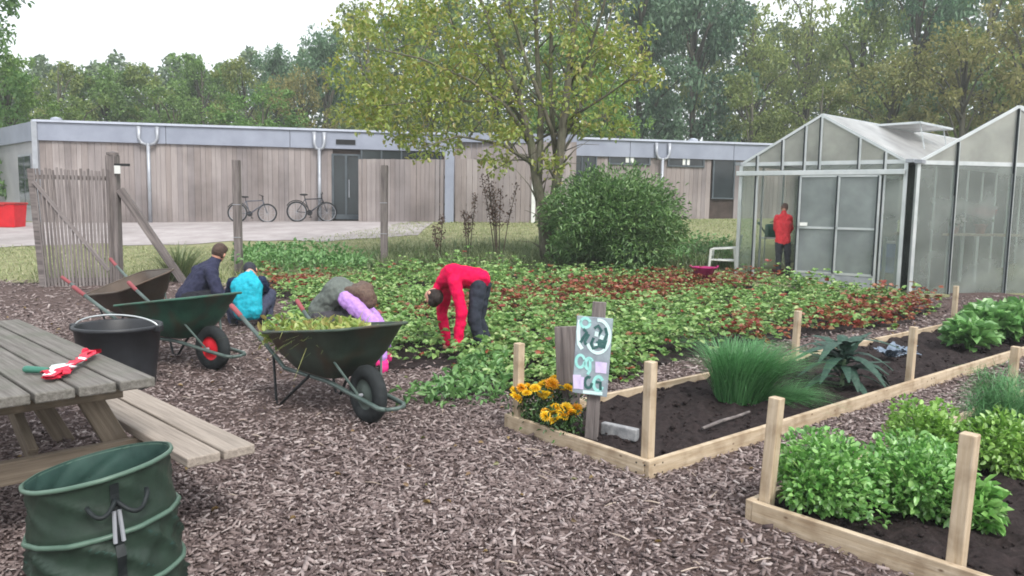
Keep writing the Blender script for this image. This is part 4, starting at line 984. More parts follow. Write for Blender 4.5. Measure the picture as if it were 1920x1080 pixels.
def mass(name, label, cat, poly, dens, mat, fn, kind='stuff'):
    px_ = [p[0] for p in poly]; py_ = [p[1] for p in poly]; n = int((max(px_)-min(px_))*(max(py_)-min(py_))*dens)
    x = rng.uniform(min(px_), max(px_), n); y = rng.uniform(min(py_), max(py_), n); ok = inpoly(x, y, poly); x = x[ok]; y = y[ok]
    v, f = fn(x, y, ground(x, y)); o = npmesh(name, v, f, mat); tag(o, label, cat, kind=kind); return o
MAT['grass'] = leafmat('grass', [(112, 128, 80), (138, 150, 98), (158, 166, 116), (170, 168, 130)], .3)
MAT['long_grass'] = leafmat('long_grass', [(72, 94, 58), (98, 118, 74), (122, 136, 90), (142, 146, 106)], .3)
MAT['nettle'] = leafmat('nettle', [(78, 124, 68), (106, 152, 86), (128, 170, 104), (92, 136, 76)], .3)
def g2(px, d): q = D(px, 450, d); return (q.x, q.y)
def blades(l0, l1, w, bend=.5, up_=1.6):
    def f(x, y, z):
        n = len(x); return blade_arrays(np.stack([x, y, z-.01], 1), rvec(n)*.8+np.array([0, 0, up_]), rng.uniform(l0, l1, n), w, bend)
    return f
mass('lawn_grass', 'short pale grass covering the verge before the paved yard', 'grass', [g2(-160, 13.0), g2(470, 13.6), g2(760, 14.6), g2(1420, 15.5), g2(1420, 26.5), g2(780, 25), g2(700, 22), g2(520, 18.6), g2(380, 18.0), g2(-120, 18.0)], 190, MAT['grass'], blades(.05, .13, .018, .6))
mass('long_grass', 'long dark grass growing along the old fence line', 'grass', [g2(690, 14.6), g2(1050, 14.8), g2(1380, 15.6), g2(1380, 18), g2(1010, 18.2), g2(690, 17)], 420, MAT['long_grass'], blades(.3, .75, .016, .55))
mass('long_grass', 'tufts of long yellowish grass around the gate and its strut', 'grass', [g2(-60, 12.9), g2(60, 13.1), g2(60, 14.4), g2(-60, 14.4)]+[g2(225, 14.2), g2(450, 14.6), g2(450, 13.4), g2(225, 13.2)], 220, MAT['grass'], blades(.2, .5, .014, .6))
def leafy(hmax, s0, s1, w=.5):
    def f(x, y, z):
        n = len(x); t = rng.random(n)**.7; hh = hmax*(.75+.35*vnoise(x, y, 2.2, 8)); b = np.stack([x, y, z+np.maximum(.05, hh)*t], 1); return leaf_arrays(b, rvec(n)+[0, 0, .15], rng.uniform(s0, s1, n), w)
    return f
mass('nettle_bed', 'bright green nettles and weeds behind the crouching children', 'weeds', [g2(440, 14.0), g2(690, 14.6), g2(720, 16.4), g2(440, 16.6)], 420, MAT['nettle'], leafy(.38, .06, .13))
mass('undergrowth', 'green undergrowth between the bush and the small greenhouse', 'weeds', [g2(1240, 15.4), g2(1375, 15.9), g2(1375, 17.8), g2(1240, 17.8)], 520, MAT['nettle'], leafy(.5, .06, .12))
mass('weed_edge', 'pale green weeds spilling from the patch beside the bare soil', 'weeds', [tuple(P(*q)[:2]) for q in ((735, 770), (840, 728), (870, 690), (945, 690), (950, 760), (850, 772))], 760, MAT['nettle'], leafy(.26, .05, .1, .45))
def shrub():
    p = G(1148, 15.0); p.z -= .02; root = thing('shrub', 'dense rounded dark green shrub in front of the multi-stemmed tree', 'shrub', p); n = 17000
    u = rvec(n); r = rng.random(n)**.42; lob = 1+.3*vnoise(u[:, 0]*3, u[:, 2]*3+u[:, 1]*2, 1.9, 21); b = u*(r*lob)[:, None]*np.array([1.22, 1.1, 1.0])
    b[:, 2] = b[:, 2]*.92+.93; ok = b[:, 2] > .02; b = b[ok]; n = len(b)
    v, f = leaf_arrays(b, unit(b-[0, 0, .6])*.7+rvec(n)+[0, 0, .35], rng.uniform(.07, .13, n), .34)
    k = 420; a = rvec(k); a[:, 2] = np.abs(a[:, 2]); tip = a*np.array([1.3, 1.1, 1.02])*rng.uniform(.85, 1.12, (k, 1))+[0, 0, .95]; v2, f2 = leaf_arrays(np.repeat(tip, 7, 0)+rng.normal(0, .07, (k*7, 3)), np.repeat(a, 7, 0)+rvec(k*7)*.8, rng.uniform(.06, .11, k*7), .3)
    V, Fc = cat_arrays([(v, f), (v2, f2)])
    npmesh('foliage', V, Fc, leafmat('shrub_leaf', [(70, 108, 58), (98, 136, 78), (126, 162, 98), (86, 120, 68), (146, 178, 112)], .25), root)
    s = MB()
    for k in range(14):
        a = rng.uniform(0, 6.28); q = rng.uniform(.4, 1.0); s.tube([(.1*math.cos(a), .1*math.sin(a), -.05), (.4*q*math.cos(a), .4*q*math.sin(a), .7), (.95*q*math.cos(a), .9*q*math.sin(a), 1.2+.5*(1-q))], [.022, .014, .005], 6)
    s.build('stems', MAT['twig'], root)
shrub()
def grass_tuft():
    p = G(335, 13.7); root = thing('ornamental_grass', 'tall upright tuft of grass at the foot of the gate strut', 'grass clump', p); n = 520
    b = rng.normal(0, .1, (n, 3)); b[:, 2] = 0; d = unit(b*2.6+rng.normal(0, .12, (n, 3))+[0, 0, .8]); v, f = blade_arrays(b, d, rng.uniform(.45, 1.0, n), .016, .35, 4); npmesh('blades', v, f, MAT['long_grass'], root)
grass_tuft()
def dock(label, px, d, top, n, w):
    p = G(px, d); h = D(px, top, d).z-p.z; root = thing('dock_plant', label, 'plant', p, group='dry brown dock stalks'); st = MB(); sd = []
    for k in range(n):
        a = rng.uniform(-1, 1)*w; b = rng.uniform(-.3, .3); hh = h*rng.uniform(.62, 1) if k else h; tip = Vector((a, b, hh)); st.tube([(a*.15, b*.15, -.05), (a*.5, b*.5, hh*.5), tip], [.012, .01, .006], 5)
        m = 90; q = rng.uniform(.48, 1, m); sd.append(np.stack([a*(q*.95), b*q, hh*q], 1)+rng.normal(0, .035, (m, 3)))
    st.build('stalks', MAT['twig'], root); b = np.concatenate(sd); v, f = leaf_arrays(b, rvec(len(b))+[0, 0, .6], rng.uniform(.03, .07, len(b)), .6); npmesh('seed_heads', v, f, leafmat('dock_seed', [(74, 54, 48), (98, 74, 64), (116, 92, 80)], .1), root)
dock('tall dry dock with the highest brown seed spikes beside the tree', 935, 16.2, 325, 7, .45)
dock('shorter dry dock left of the taller brown spikes', 878, 16.4, 365, 3, .16)
dock('lowest dry dock stalk by the foot of the screen boards', 824, 16.0, 405, 2, .1)

MAT['chive'] = leafmat('chive', [(58, 112, 64), (84, 142, 84), (108, 166, 106), (68, 122, 70)], .25)
def chives():
    p = P(1385, 748, .07); root = thing('chive_clump', 'big arching clump of grassy chives in the long raised bed', 'chives', p); n = 2300
    a = rng.uniform(0, 6.28, n); r = .17*np.sqrt(rng.random(n)); b = np.stack([r*np.cos(a), r*np.sin(a), -.01+0*r], 1); d = np.stack([b[:, 0]*1.9+.14, b[:, 1]*1.6, np.full(n, 1.0)], 1)+rng.normal(0, .15, (n, 3))
    v, f = blade_arrays(b, d, rng.uniform(.46, .74, n), rng.uniform(.005, .009, n), .42, 5)
    m = 700; b2 = np.stack([rng.uniform(.05, .4, m), rng.uniform(-.12, .1, m), np.full(m, .0)], 1); d2 = np.stack([rng.uniform(.2, 1.1, m), rng.normal(-.05, .3, m), np.full(m, .5)], 1)
    v2, f2 = blade_arrays(b2, d2, rng.uniform(.16, .36, m), .006, .5, 4); V, Fc = cat_arrays([(v, f), (v2, f2)]); npmesh('blades', V, Fc, MAT['chive'], root)
chives()
def long_leaf(L, W, droop, curl=.18, crinkle=.02, n=9, m=5):
    vs = []; fs = []
    for i in range(n+1):
        q = i/n; w = W*math.sin(math.pi*min(1, .12+q*.86))**.6*(1-.25*q) if q > .18 else W*.14+W*.1*q
        x = L*q*(1-.12*droop*q); z = L*(.05*q)-droop*L*q**2.4*.6
        for j in range(m):
            y = (j/(m-1)-.5)*2; vs.append(Vector((x, y*w, z-curl*w*abs(y)+crinkle*W*7*math.sin(i*2.7+j*2.1)*(abs(y) > .3))))
    for i in range(n):
        for j in range(m-1): a = i*m+j; fs.append((a, a+1, a+m+1, a+m))
    return vs, fs
def rosette(name, label, cat, p, mat, specs, stem=None):
    root = thing(name, label, cat, p)
    for L, W, yaw, pit, droop, z0 in specs:
        vs, fs = long_leaf(L, W, droop); Rm = Matrix.Rotation(yaw, 3, 'Z') @ Matrix.Rotation(-pit, 3, 'Y'); mb = MB(); mb.add([Rm @ v+Vector((0, 0, z0)) for v in vs], fs); mb.build('leaf', mat, root, smooth=True)
    if stem: s = MB(); s.tube([(0, 0, -.03), (.01, 0, stem)], [.02, .014], 8); s.build('stem', M('stem_green', (120, 140, 110), None, 6, .6), root)
    return root
kale_m = M('kale_leaf', (34, 62, 52), (56, 86, 72), 30, .55, .6, detail=6, spec=.4, c3=(78, 108, 94))
R_ = random.Random(5)
rosette('dark_kale', 'dark blue-green kale with long strap leaves in the middle of the raised bed', 'kale', P(1578, 722, .07), kale_m, [(R_.uniform(.27, .45), R_.uniform(.042, .06), k*2.4+R_.uniform(-.2, .2), R_.uniform(.3, 1.25), R_.uniform(.9, 1.7), .02+.009*k) for k in range(34)], .22)
leek_m = M('leek_leaf', (96, 112, 128), (136, 148, 166), 20, .5, .3)
for k, (px, py, s) in enumerate(((1668, 676, 1), (1700, 668, .8))):
    rosette('young_cabbage', ('larger' if k == 0 else 'smaller')+' young blue-grey cabbage beyond the dark kale', 'cabbage', P(px, py, .07), leek_m, [(R_.uniform(.12, .2)*s, .05*s, j*2.4, R_.uniform(.3, 1.2), .6, .03) for j in range(11)])
beet = leafmat('beet_leaf', [(82, 134, 70), (112, 164, 90), (138, 186, 112), (96, 148, 80)], .3, .1)
chard = M('lettuce_leaf', (72, 124, 62), (110, 160, 84), 18, .5, .5, spec=.4); lime = M('lime_leaf', (112, 186, 44), (144, 210, 70), 14, .5, .4, spec=.4)
for k, (px, py, s, lab) in enumerate(((1815, 655, 1.0, 'leftmost clump of broad green leaves at the far end of the raised bed'), (1862, 640, 1.15, 'middle clump of broad green leaves at the far end of the raised bed'), (1905, 642, 1.2, 'clump of broad green leaves beside the far right bed post'), (1850, 622, 1.1, 'rear clump of broad green leaves near the far corner of the raised bed'), (1925, 615, 1.1, 'clump of broad green leaves cut by the right photo edge'))):
    root = thing('leaf_beet', lab, 'leaf vegetable', P(px, py, .07)); n = 260; u = rvec(n); b = u*np.array([.2, .2, .13])*s*rng.uniform(.2, 1, (n, 1))**.5+[0, 0, .15*s]; b[:, 2] = np.clip(b[:, 2], .02, None)
    v, f = leaf_arrays(b, unit(b-[0, 0, .02])+rvec(n)*.5, rng.uniform(.08, .16, n)*s, .8, .3, .3); npmesh('foliage', v, f, beet, root)
    st = MB(); [st.tube([(0, 0, -.02), (.09*s*math.cos(a), .09*s*math.sin(a), .16*s)], [.008, .004], 5) for a in np.linspace(0, 5.6, 8)]; st.build('stems', chard, root)
rosette('leaf_beet', 'bright lime green upright leaves among the darker leaf vegetables', 'leaf vegetable', P(1888, 628, .07), lime, [(R_.uniform(.36, .48), R_.uniform(.09, .12), j*2.4, R_.uniform(.9, 1.35), .4, .02) for j in range(6)])

# marigolds: every flower head is a part
def marigolds():
    petals = [leafmat('petal_yellow', [(236, 184, 10), (248, 208, 30), (252, 222, 70)], .25), leafmat('petal_orange', [(230, 150, 8), (242, 178, 18), (250, 200, 46)], .25)]
    heads = []
    for m in petals:
        n = 46; ring = np.repeat([0, 1, 2, 3], [16, 13, 10, 7]); a = np.concatenate([np.linspace(0, 6.28, c, endpoint=False)+i*.3 for i, c in enumerate((16, 13, 10, 7))]); el = np.array([.05, .45, .8, 1.2])[ring]
        d = np.stack([np.cos(a)*np.cos(el), np.sin(a)*np.cos(el), np.sin(el)], 1); v, f = leaf_arrays(np.tile([[0, 0, .0]], (n, 1))+d*.006, d, np.array([.036, .033, .028, .022])[ring], .62, .2, .2)
        me = npmesh('flower', v, f, m); heads.append(me.data); bpy.data.objects.remove(me)
    green = leafmat('marigold_leaf', [(40, 70, 36), (60, 94, 46), (80, 114, 58)], .25); rr = random.Random(9)
    spots = [(1000, 792, .15, 9, 'marigold plant with yellow flowers beside the corner post of the bed'), (1046, 782, .17, 10, 'marigold plant with orange-yellow flowers before the upright grey board'), (1052, 812, .13, 9, 'low marigold plant flowering over the front board of the bed')]
    for px, py, sp, k, lab in spots:
        p = P(px, py, .07); root = thing('marigold', lab, 'marigold', p, group='marigolds in the raised bed'); n = 420; h = .24 if py < 800 else .16
        b = rng.normal(0, 1, (n, 3))*[sp*.5, sp*.5, h*.3]+[0, 0, h*.55]; b[:, 2] = np.clip(b[:, 2], .01, h); v, f = leaf_arrays(b, rvec(n)+[0, 0, .3], rng.uniform(.025, .05, n), .4); npmesh('foliage', v, f, green, root)
        for j in range(k+4):
            a = j*2.4; r = sp*math.sqrt((j+.5)/(k+4))*.95; o = bpy.data.objects.new('flower', heads[rr.random() < .25]); col.objects.link(o); o.parent = root; s = rr.uniform(.85, 1.3); o.scale = (s, s, s)
            o.location = (r*math.cos(a), r*math.sin(a), h*rr.uniform(.82, 1.2)-.25*r); o.rotation_euler = (rr.uniform(.1, .8), rr.uniform(-.4, .4), rr.uniform(0, 6))
marigolds()
bushm = leafmat('bush_leaf', [(80, 134, 58), (110, 170, 80), (138, 194, 100), (164, 212, 124), (96, 152, 70)], .35, .1)
bushl = leafmat('bush_leaf_light', [(110, 156, 66), (138, 186, 82), (166, 208, 104), (124, 170, 74)], .35, .1)
def bush(label, p, w, h, m, n=1500, s=(.022, .046)):
    n = int(n*1.25); h *= .9
    root = thing('leafy_bush', label, 'vegetable plant', p, group='leafy bushes in the front raised bed'); u = rvec(n); r = rng.random(n)**.38
    lob = 1+.2*vnoise(u[:, 0]*2.5, u[:, 1]*2.5+u[:, 2]*2, 1.8, int(w*1000)); b = u*(r*lob)[:, None]*np.array([w, w, h*.62]); b[:, 2] += h*.45; b[:, 2] = np.clip(b[:, 2], .012, None)
    v, f = leaf_arrays(b, unit(b-[0, 0, h*.2])*.8+rvec(n)*.8+[0, 0, .1], rng.uniform(*s, n), .66); npmesh('foliage', v, f, m, root)
    st = MB()
    for k in range(10): a = rng.uniform(0, 6.28); st.tube([(0, 0, -.02), (w*.4*math.cos(a), w*.4*math.sin(a), h*.5), (w*.8*math.cos(a), w*.8*math.sin(a), h*.8)], [.007, .005, .003], 5)
    st.build('stems', M('stem_pale', (130, 160, 96), None, 6, .6), root)
bush('round mid-green bush nearest the corner post of the front raised bed', P(1542, 955, .07), .25, .37, bushm, 2300)
bush('mid-green bush with lolling leaves behind the tall post of the front bed', P(1712, 958, .07), .25, .37, bushm, 2300)
bush('lighter green bush behind the two front bushes', P(1728, 868, .07), .2, .38, bushl, 1800)
bush('lighter green bush right of the tall post of the front bed', P(1868, 880, .07), .24, .34, bushl, 1900)
bush('small green bush at the right photo edge below the feathery fennel', P(1950, 868, .07), .2, .32, bushl, 1300)
bush('low sprig of green leaves at the foot of the tall post', P(1826, 985, .07), .1, .22, bushm, 260, (.05, .085))
def fennel(label, p, h, n):
    root = thing('fennel', label, 'fennel', p, group='feathery fennel in the front bed'); st = MB(); b = []; d = []
    for k in range(12):
        a = rng.uniform(0, 6.28); q = rng.uniform(.1, .3); tip = np.array([q*math.cos(a), q*math.sin(a), h*rng.uniform(.6, 1)]); st.tube([(0, 0, -.02), tuple(tip*.55*[.7, .7, 1]), tuple(tip)], [.006, .004, .002], 5)
        m = n//12; t = rng.uniform(.2, 1, m)[:, None]; b.append(tip*t+rng.normal(0, .035, (m, 3))); d.append(rvec(m)+[0, 0, .5])
    st.build('stems', M('fennel_stem', (90, 130, 80), None, 6, .6), root); b = np.concatenate(b); v, f = blade_arrays(b, np.concatenate(d), rng.uniform(.05, .13, len(b)), .0042, .5, 2); npmesh('fronds', v, f, leafmat('fennel_leaf', [(62, 112, 64), (88, 140, 86), (110, 160, 104)], .25), root)
fennel('tall feathery fennel behind the bright bushes of the front bed', P(1885, 862, .07), .5, 6000)
fennel('shorter feathery fennel touching the right photo edge', P(1935, 842, .07), .5, 4500)

# ------------------------------------------------------------------ people
MAT['skin'] = M('skin', (206, 150, 128), (222, 170, 148), 9, .55)
MAT['eye'] = M('eye', (30, 26, 24), None, 9, .2); MAT['lip'] = M('lip', (170, 92, 88), None, 9, .5)
def volume(name, mb, mat, root, off, vox=.012, smooth=5):
    o = mb.build(name, mat, root, off, True); r = o.modifiers.new('remesh', 'REMESH'); r.mode = 'VOXEL'; r.voxel_size = vox; r.use_smooth_shade = True
    s = o.modifiers.new('smooth', 'SMOOTH'); s.factor = .5; s.iterations = smooth
    if name in ('jacket', 'sleeves', 'trousers'):
        tx = bpy.data.textures.get('creases') or bpy.data.textures.new('creases', 'CLOUDS'); tx.noise_scale = .07; tx.noise_depth = 2
        d = o.modifiers.new('creases', 'DISPLACE'); d.texture = tx; d.texture_coords = 'LOCAL'; d.strength = .034; d.mid_level = .5
    return o
def cloth(name, c, rough=.85):
    m = M(name, c, tuple(min(255, x*1.14+5) for x in c), 26, rough, .25, detail=6, spec=.15); return m
def figure(label, J, top, legs, shoe, hair, k=1.0, sleeve=None, glove=None, long_hair=False, vox=.011):
    """One continuous body under clothes; J holds the joints of the photographed pose."""
    J = {a: Vector(b) for a, b in J.items()}; base_ = (J['ankle_l']+J['ankle_r'])/2
    gnd = min(J['ankle_l'].z, J['ankle_r'].z)-.05; root = thing('person', label, 'person', (base_.x, base_.y, gnd)); off = root.location
    hd, f = J['head'], J['face'].normalized(); upv = (hd-J['neck']).normalized(); side = f.cross(upv).normalized(); upv = side.cross(f).normalized()
    Rm = Matrix((side, f, upv)).transposed(); H = lambda x, y, z: hd+Rm @ Vector((x*k, y*k, z*k))
    b = MB()
    b.ball(hd, (.074*k, .09*k, .105*k), 16, Rm); b.ball(H(0, .03, -.055), (.055*k, .06*k, .055*k), 12, Rm); b.capsule(H(0, .085, .005), H(0, .103, -.022), .011*k, .015*k, 8); b.capsule(H(0, .07, -.09), H(0, .075, -.088), .022*k, .02*k, 8)
    for s in (-1, 1): b.ball(H(.077*s, -.005, -.01), (.012*k, .022*k, .03*k), 8, Rm); b.capsule(H(.03*s, .078, .025), H(.012*s, .085, .027), .012*k, .011*k, 8)
    b.chain([hd+(J['neck']-hd)*.35, J['neck'], J['chest'], J['pelvis']], [.048*k, .05*k, .085*k, .09*k])
    hands = {}
    for s in 'lr':
        sh, el, ha = J['shoulder_'+s], J['elbow_'+s], J['hand_'+s]; wr = ha.lerp(el, .0); b.capsule(J['chest'], sh, .07*k, .045*k); b.chain([sh, el, ha], [.042*k, .034*k, .024*k])
        d = (ha-el).normalized(); pl = d.orthogonal().normalized() if abs(d.z) > .9 else d.cross(Vector((0, 0, 1))).normalized(); q = d.cross(pl)
        g = b if not glove else MB(); palm = ha+d*.045*k
        for u in (-.5, 0, .5): g.capsule(ha+pl*u*.03*k, palm+pl*u*.05*k+d*.02*k, .018*k, .017*k, 8)
        for i, (u, L) in enumerate(((-1.5, .055), (-.5, .068), (.5, .072), (1.5, .062))):
            a = palm+pl*u*.019*k+d*.025*k; c = a+d*L*.5*k+q*.008*k; e = c+d*L*.4*k+q*.03*k; g.chain([a, c, e], [.0105*k, .0095*k, .008*k], 8)
        a = ha+pl*.035*k+d*.015*k; g.chain([a, a+pl*.02*k+d*.028*k, a+pl*.02*k+d*.05*k+q*.018*k], [.014*k, .012*k, .009*k], 8)
        if glove: hands[s] = g
        hp, kn, an, to = J['hip_'+s], J['knee_'+s], J['ankle_'+s], J['toe_'+s]; b.capsule(J['pelvis'], hp, .085*k, .075*k); b.chain([hp, kn, an, to], [.072*k, .05*k, .036*k, .03*k])
    body = volume('body', b, MAT['skin'], root, off, vox*.8, 3)
    for s in (-1, 1): e = MB(); e.ball(H(.03*s, .084, .012), .009*k, 8); e.build('eye', MAT['eye'], body, off, True)
    e = MB(); e.capsule(H(-.02, .086, -.05), H(.02, .086, -.05), .006*k, .006*k, 6); e.build('mouth', MAT['lip'], body, off, True)
    t = MB(); sd = (J['shoulder_r']-J['shoulder_l']); sd = sd.normalized()
    for u in (-.065, 0, .065): t.chain([J['neck']*.75+J['chest']*.25+sd*u*.6*k, J['chest']+sd*u*1.25*k, J['chest'].lerp(J['pelvis'], .6)+sd*u*k, J['pelvis']+sd*u*k], [.07*k, .12*k, .114*k, .118*k])
    sl = t if not sleeve else MB()
    for s in 'lr':
        sh, el, ha = J['shoulder_'+s], J['elbow_'+s], J['hand_'+s]; t.capsule(J['chest'], sh, .098*k, .068*k); sl.chain([sh, el, ha], [.076*k, .064*k, .052*k])
        c = el.lerp(ha, .45); sl.ball(c, .052*k, 10)
    t.capsule(J['neck']+(J['chest']-J['neck'])*.2, J['neck']+(hd-J['neck'])*.22, .066*k, .06*k)
    volume('jacket', t, top, root, off, vox, 4)
    if sleeve: volume('sleeves', sl, sleeve, root, off, vox, 4)
    l = MB()
    for s in 'lr':
        hp, kn, an = J['hip_'+s], J['knee_'+s], J['ankle_'+s]; l.capsule(J['pelvis'], hp, .105*k, .098*k); l.chain([hp, kn, an], [.096*k, .07*k, .056*k]); l.ball(kn.lerp(an, .35), .067*k, 10)
    volume('trousers', l, legs, root, off, vox, 4)
    for s in 'lr':
        an, to = J['ankle_'+s], J['toe_'+s]; m = MB(); hl = an-(to-an).normalized()*.035*k; m.capsule(an+Vector((0, 0, .02)), an-Vector((0, 0, .02)), .052*k, .05*k); m.capsule(hl-Vector((0, 0, .02)), to, .042*k, .038*k); volume('boot', m, shoe, root, off, vox, 3)
        if glove: volume('glove', hands[s], glove, root, off, vox*.7, 2)
    h = MB(); h.ball(H(0, -.018, .022), (.083*k, .09*k, .1*k), 16, Rm); h.ball(H(0, .03, .065), (.07*k, .06*k, .05*k), 12, Rm)
    for s in (-1, 1): h.ball(H(.06*s, -.01, 0), (.022*k, .05*k, .06*k), 10, Rm)
    if long_hair:
        for u in (-.04, 0, .045): h.chain([H(u, -.07, .03), H(u*1.6, -.1, -.08), H(u*1.9+.01, -.08, -.17)], [.055*k, .045*k, .02*k])
        for s in (-1, 1): h.chain([H(.07*s, .02, .03), H(.078*s, .03, -.07), H(.07*s, .06, -.15)], [.028*k, .024*k, .012*k])
    volume('hair', h, hair, root, off, vox*.8, 2)
    return root
def Dd(px, py, d): return tuple(D(px, py, d))
figure('child in a bright red sweater bending down over the leafy patch', dict(pelvis=Dd(897, 524, 7.72), chest=Dd(848, 515, 7.7), neck=Dd(824, 533, 7.72), head=Dd(813, 556, 7.68), face=(-.62, .1, -.55),
       shoulder_l=Dd(852, 528, 7.53), elbow_l=Dd(866, 585, 7.48), hand_l=Dd(858, 640, 7.46), shoulder_r=Dd(840, 532, 7.88), elbow_r=Dd(828, 585, 7.95), hand_r=Dd(838, 642, 7.85),
       hip_l=Dd(897, 535, 7.62), knee_l=Dd(888, 598, 7.56), ankle_l=Dd(905, 655, 7.6), toe_l=Dd(887, 667, 7.5), hip_r=Dd(905, 535, 7.82), knee_r=Dd(897, 598, 7.84), ankle_r=Dd(916, 648, 7.9), toe_r=Dd(900, 661, 7.86)),
       cloth('sweater_red', (196, 8, 66)), cloth('trousers_dark', (44, 48, 58)), M('boot_blue', (40, 48, 78), None, 8, .5), M('hair_dark', (34, 28, 26), (52, 44, 40), 40, .6, .5), .92)
figure('child in a turquoise padded vest with navy sleeves, squatting behind the wheelbarrows', dict(pelvis=Dd(465, 583, 9.15), chest=Dd(463, 537, 9.2), neck=Dd(466, 514, 9.32), head=Dd(470, 508, 9.5), face=(.1, .8, -.6),
       shoulder_l=Dd(438, 530, 9.25), elbow_l=Dd(428, 560, 9.5), hand_l=Dd(450, 585, 9.75), shoulder_r=Dd(490, 528, 9.25), elbow_r=Dd(500, 556, 9.55), hand_r=Dd(485, 585, 9.8),
       hip_l=Dd(450, 588, 9.2), knee_l=Dd(428, 560, 9.55), ankle_l=Dd(438, 606, 9.4), toe_l=Dd(436, 604, 9.6), hip_r=Dd(484, 586, 9.2), knee_r=Dd(508, 552, 9.45), ankle_r=Dd(500, 606, 9.35), toe_r=Dd(506, 605, 9.55)),
       cloth('vest_turquoise', (30, 150, 170), .6), cloth('jeans', (58, 62, 80)), MAT['tyre'], M('hair_navy', (36, 38, 48), (50, 52, 62), 40, .7, .4), .95, sleeve=cloth('sleeve_navy', (30, 38, 62)))
figure('child with brown hair in a dark navy jacket squatting nearest the gate', dict(pelvis=Dd(352, 556, 9.75), chest=Dd(385, 512, 9.85), neck=Dd(403, 490, 9.9), head=Dd(411, 474, 9.95), face=(.15, .95, -.35),
       shoulder_l=Dd(370, 508, 10.0), elbow_l=Dd(410, 545, 10.05), hand_l=Dd(436, 575, 10.0), shoulder_r=Dd(396, 512, 9.62), elbow_r=Dd(410, 552, 9.55), hand_r=Dd(440, 580, 9.7),
       hip_l=Dd(352, 562, 9.9), knee_l=Dd(396, 550, 10.1), ankle_l=Dd(372, 592, 10.0), toe_l=Dd(392, 594, 10.05), hip_r=Dd(356, 562, 9.62), knee_r=Dd(400, 553, 9.6), ankle_r=Dd(378, 600, 9.6), toe_r=Dd(398, 603, 9.6)),
       cloth('jacket_navy', (44, 46, 66)), cloth('trousers_black', (34, 34, 40)), MAT['tyre'], M('hair_brown', (62, 48, 42), (84, 66, 58), 40, .6, .5), 1.08)
figure('child with brown hair and lilac sleeves crouching behind the weed-filled wheelbarrow', dict(pelvis=Dd(604, 582, 7.45), chest=Dd(634, 546, 7.4), neck=Dd(664, 545, 7.3), head=Dd(684, 560, 7.2), face=(.35, .1, -1),
       shoulder_l=Dd(652, 552, 7.55), elbow_l=Dd(704, 598, 7.4), hand_l=Dd(722, 650, 7.2), shoulder_r=Dd(650, 562, 7.15), elbow_r=Dd(700, 606, 6.95), hand_r=Dd(716, 668, 6.8),
       hip_l=Dd(604, 594, 7.6), knee_l=Dd(664, 590, 7.7), ankle_l=Dd(622, 668, 7.55), toe_l=Dd(650, 674, 7.6), hip_r=Dd(604, 598, 7.32), knee_r=Dd(666, 602, 7.2), ankle_r=Dd(622, 674, 7.3), toe_r=Dd(648, 682, 7.25)),
       cloth('jacket_greygreen', (92, 98, 94)), cloth('trousers_grey', (66, 64, 70)), M('boot_pink', (150, 60, 100), None, 8, .5), M('hair_chestnut', (78, 60, 54), (108, 88, 76), 40, .6, .5), 1.12, sleeve=cloth('sleeve_lilac', (162, 124, 188)), glove=cloth('glove_pink', (210, 50, 124)), long_hair=True)
q = fr1(spx(1466), .06, -.3); dq = q.y
figure('person in a coral red top standing in the greenhouse doorway with back turned', dict(pelvis=Dd(1468, 452, dq), chest=Dd(1468, 420, dq+.04), neck=Dd(1469, 401, dq+.1), head=Dd(1471, 390, dq+.2), face=(.15, 1, -.6),
       shoulder_l=Dd(1457, 408, dq+.05), elbow_l=Dd(1454, 428, dq+.15), hand_l=Dd(1462, 440, dq+.3), shoulder_r=Dd(1480, 408, dq+.05), elbow_r=Dd(1483, 428, dq+.15), hand_r=Dd(1476, 440, dq+.3),
       hip_l=Dd(1461, 457, dq), knee_l=Dd(1460, 486, dq-.02), ankle_l=Dd(1460, 514, dq), toe_l=Dd(1459, 518, dq+.13), hip_r=Dd(1476, 457, dq), knee_r=Dd(1477, 486, dq-.02), ankle_r=Dd(1477, 514, dq), toe_r=Dd(1478, 518, dq+.13)),
       cloth('top_coral', (232, 66, 74)), cloth('trousers_slate', (62, 64, 70)), MAT['tyre'], M('hair_mid', (104, 84, 76), (128, 106, 96), 40, .6, .5), .8)

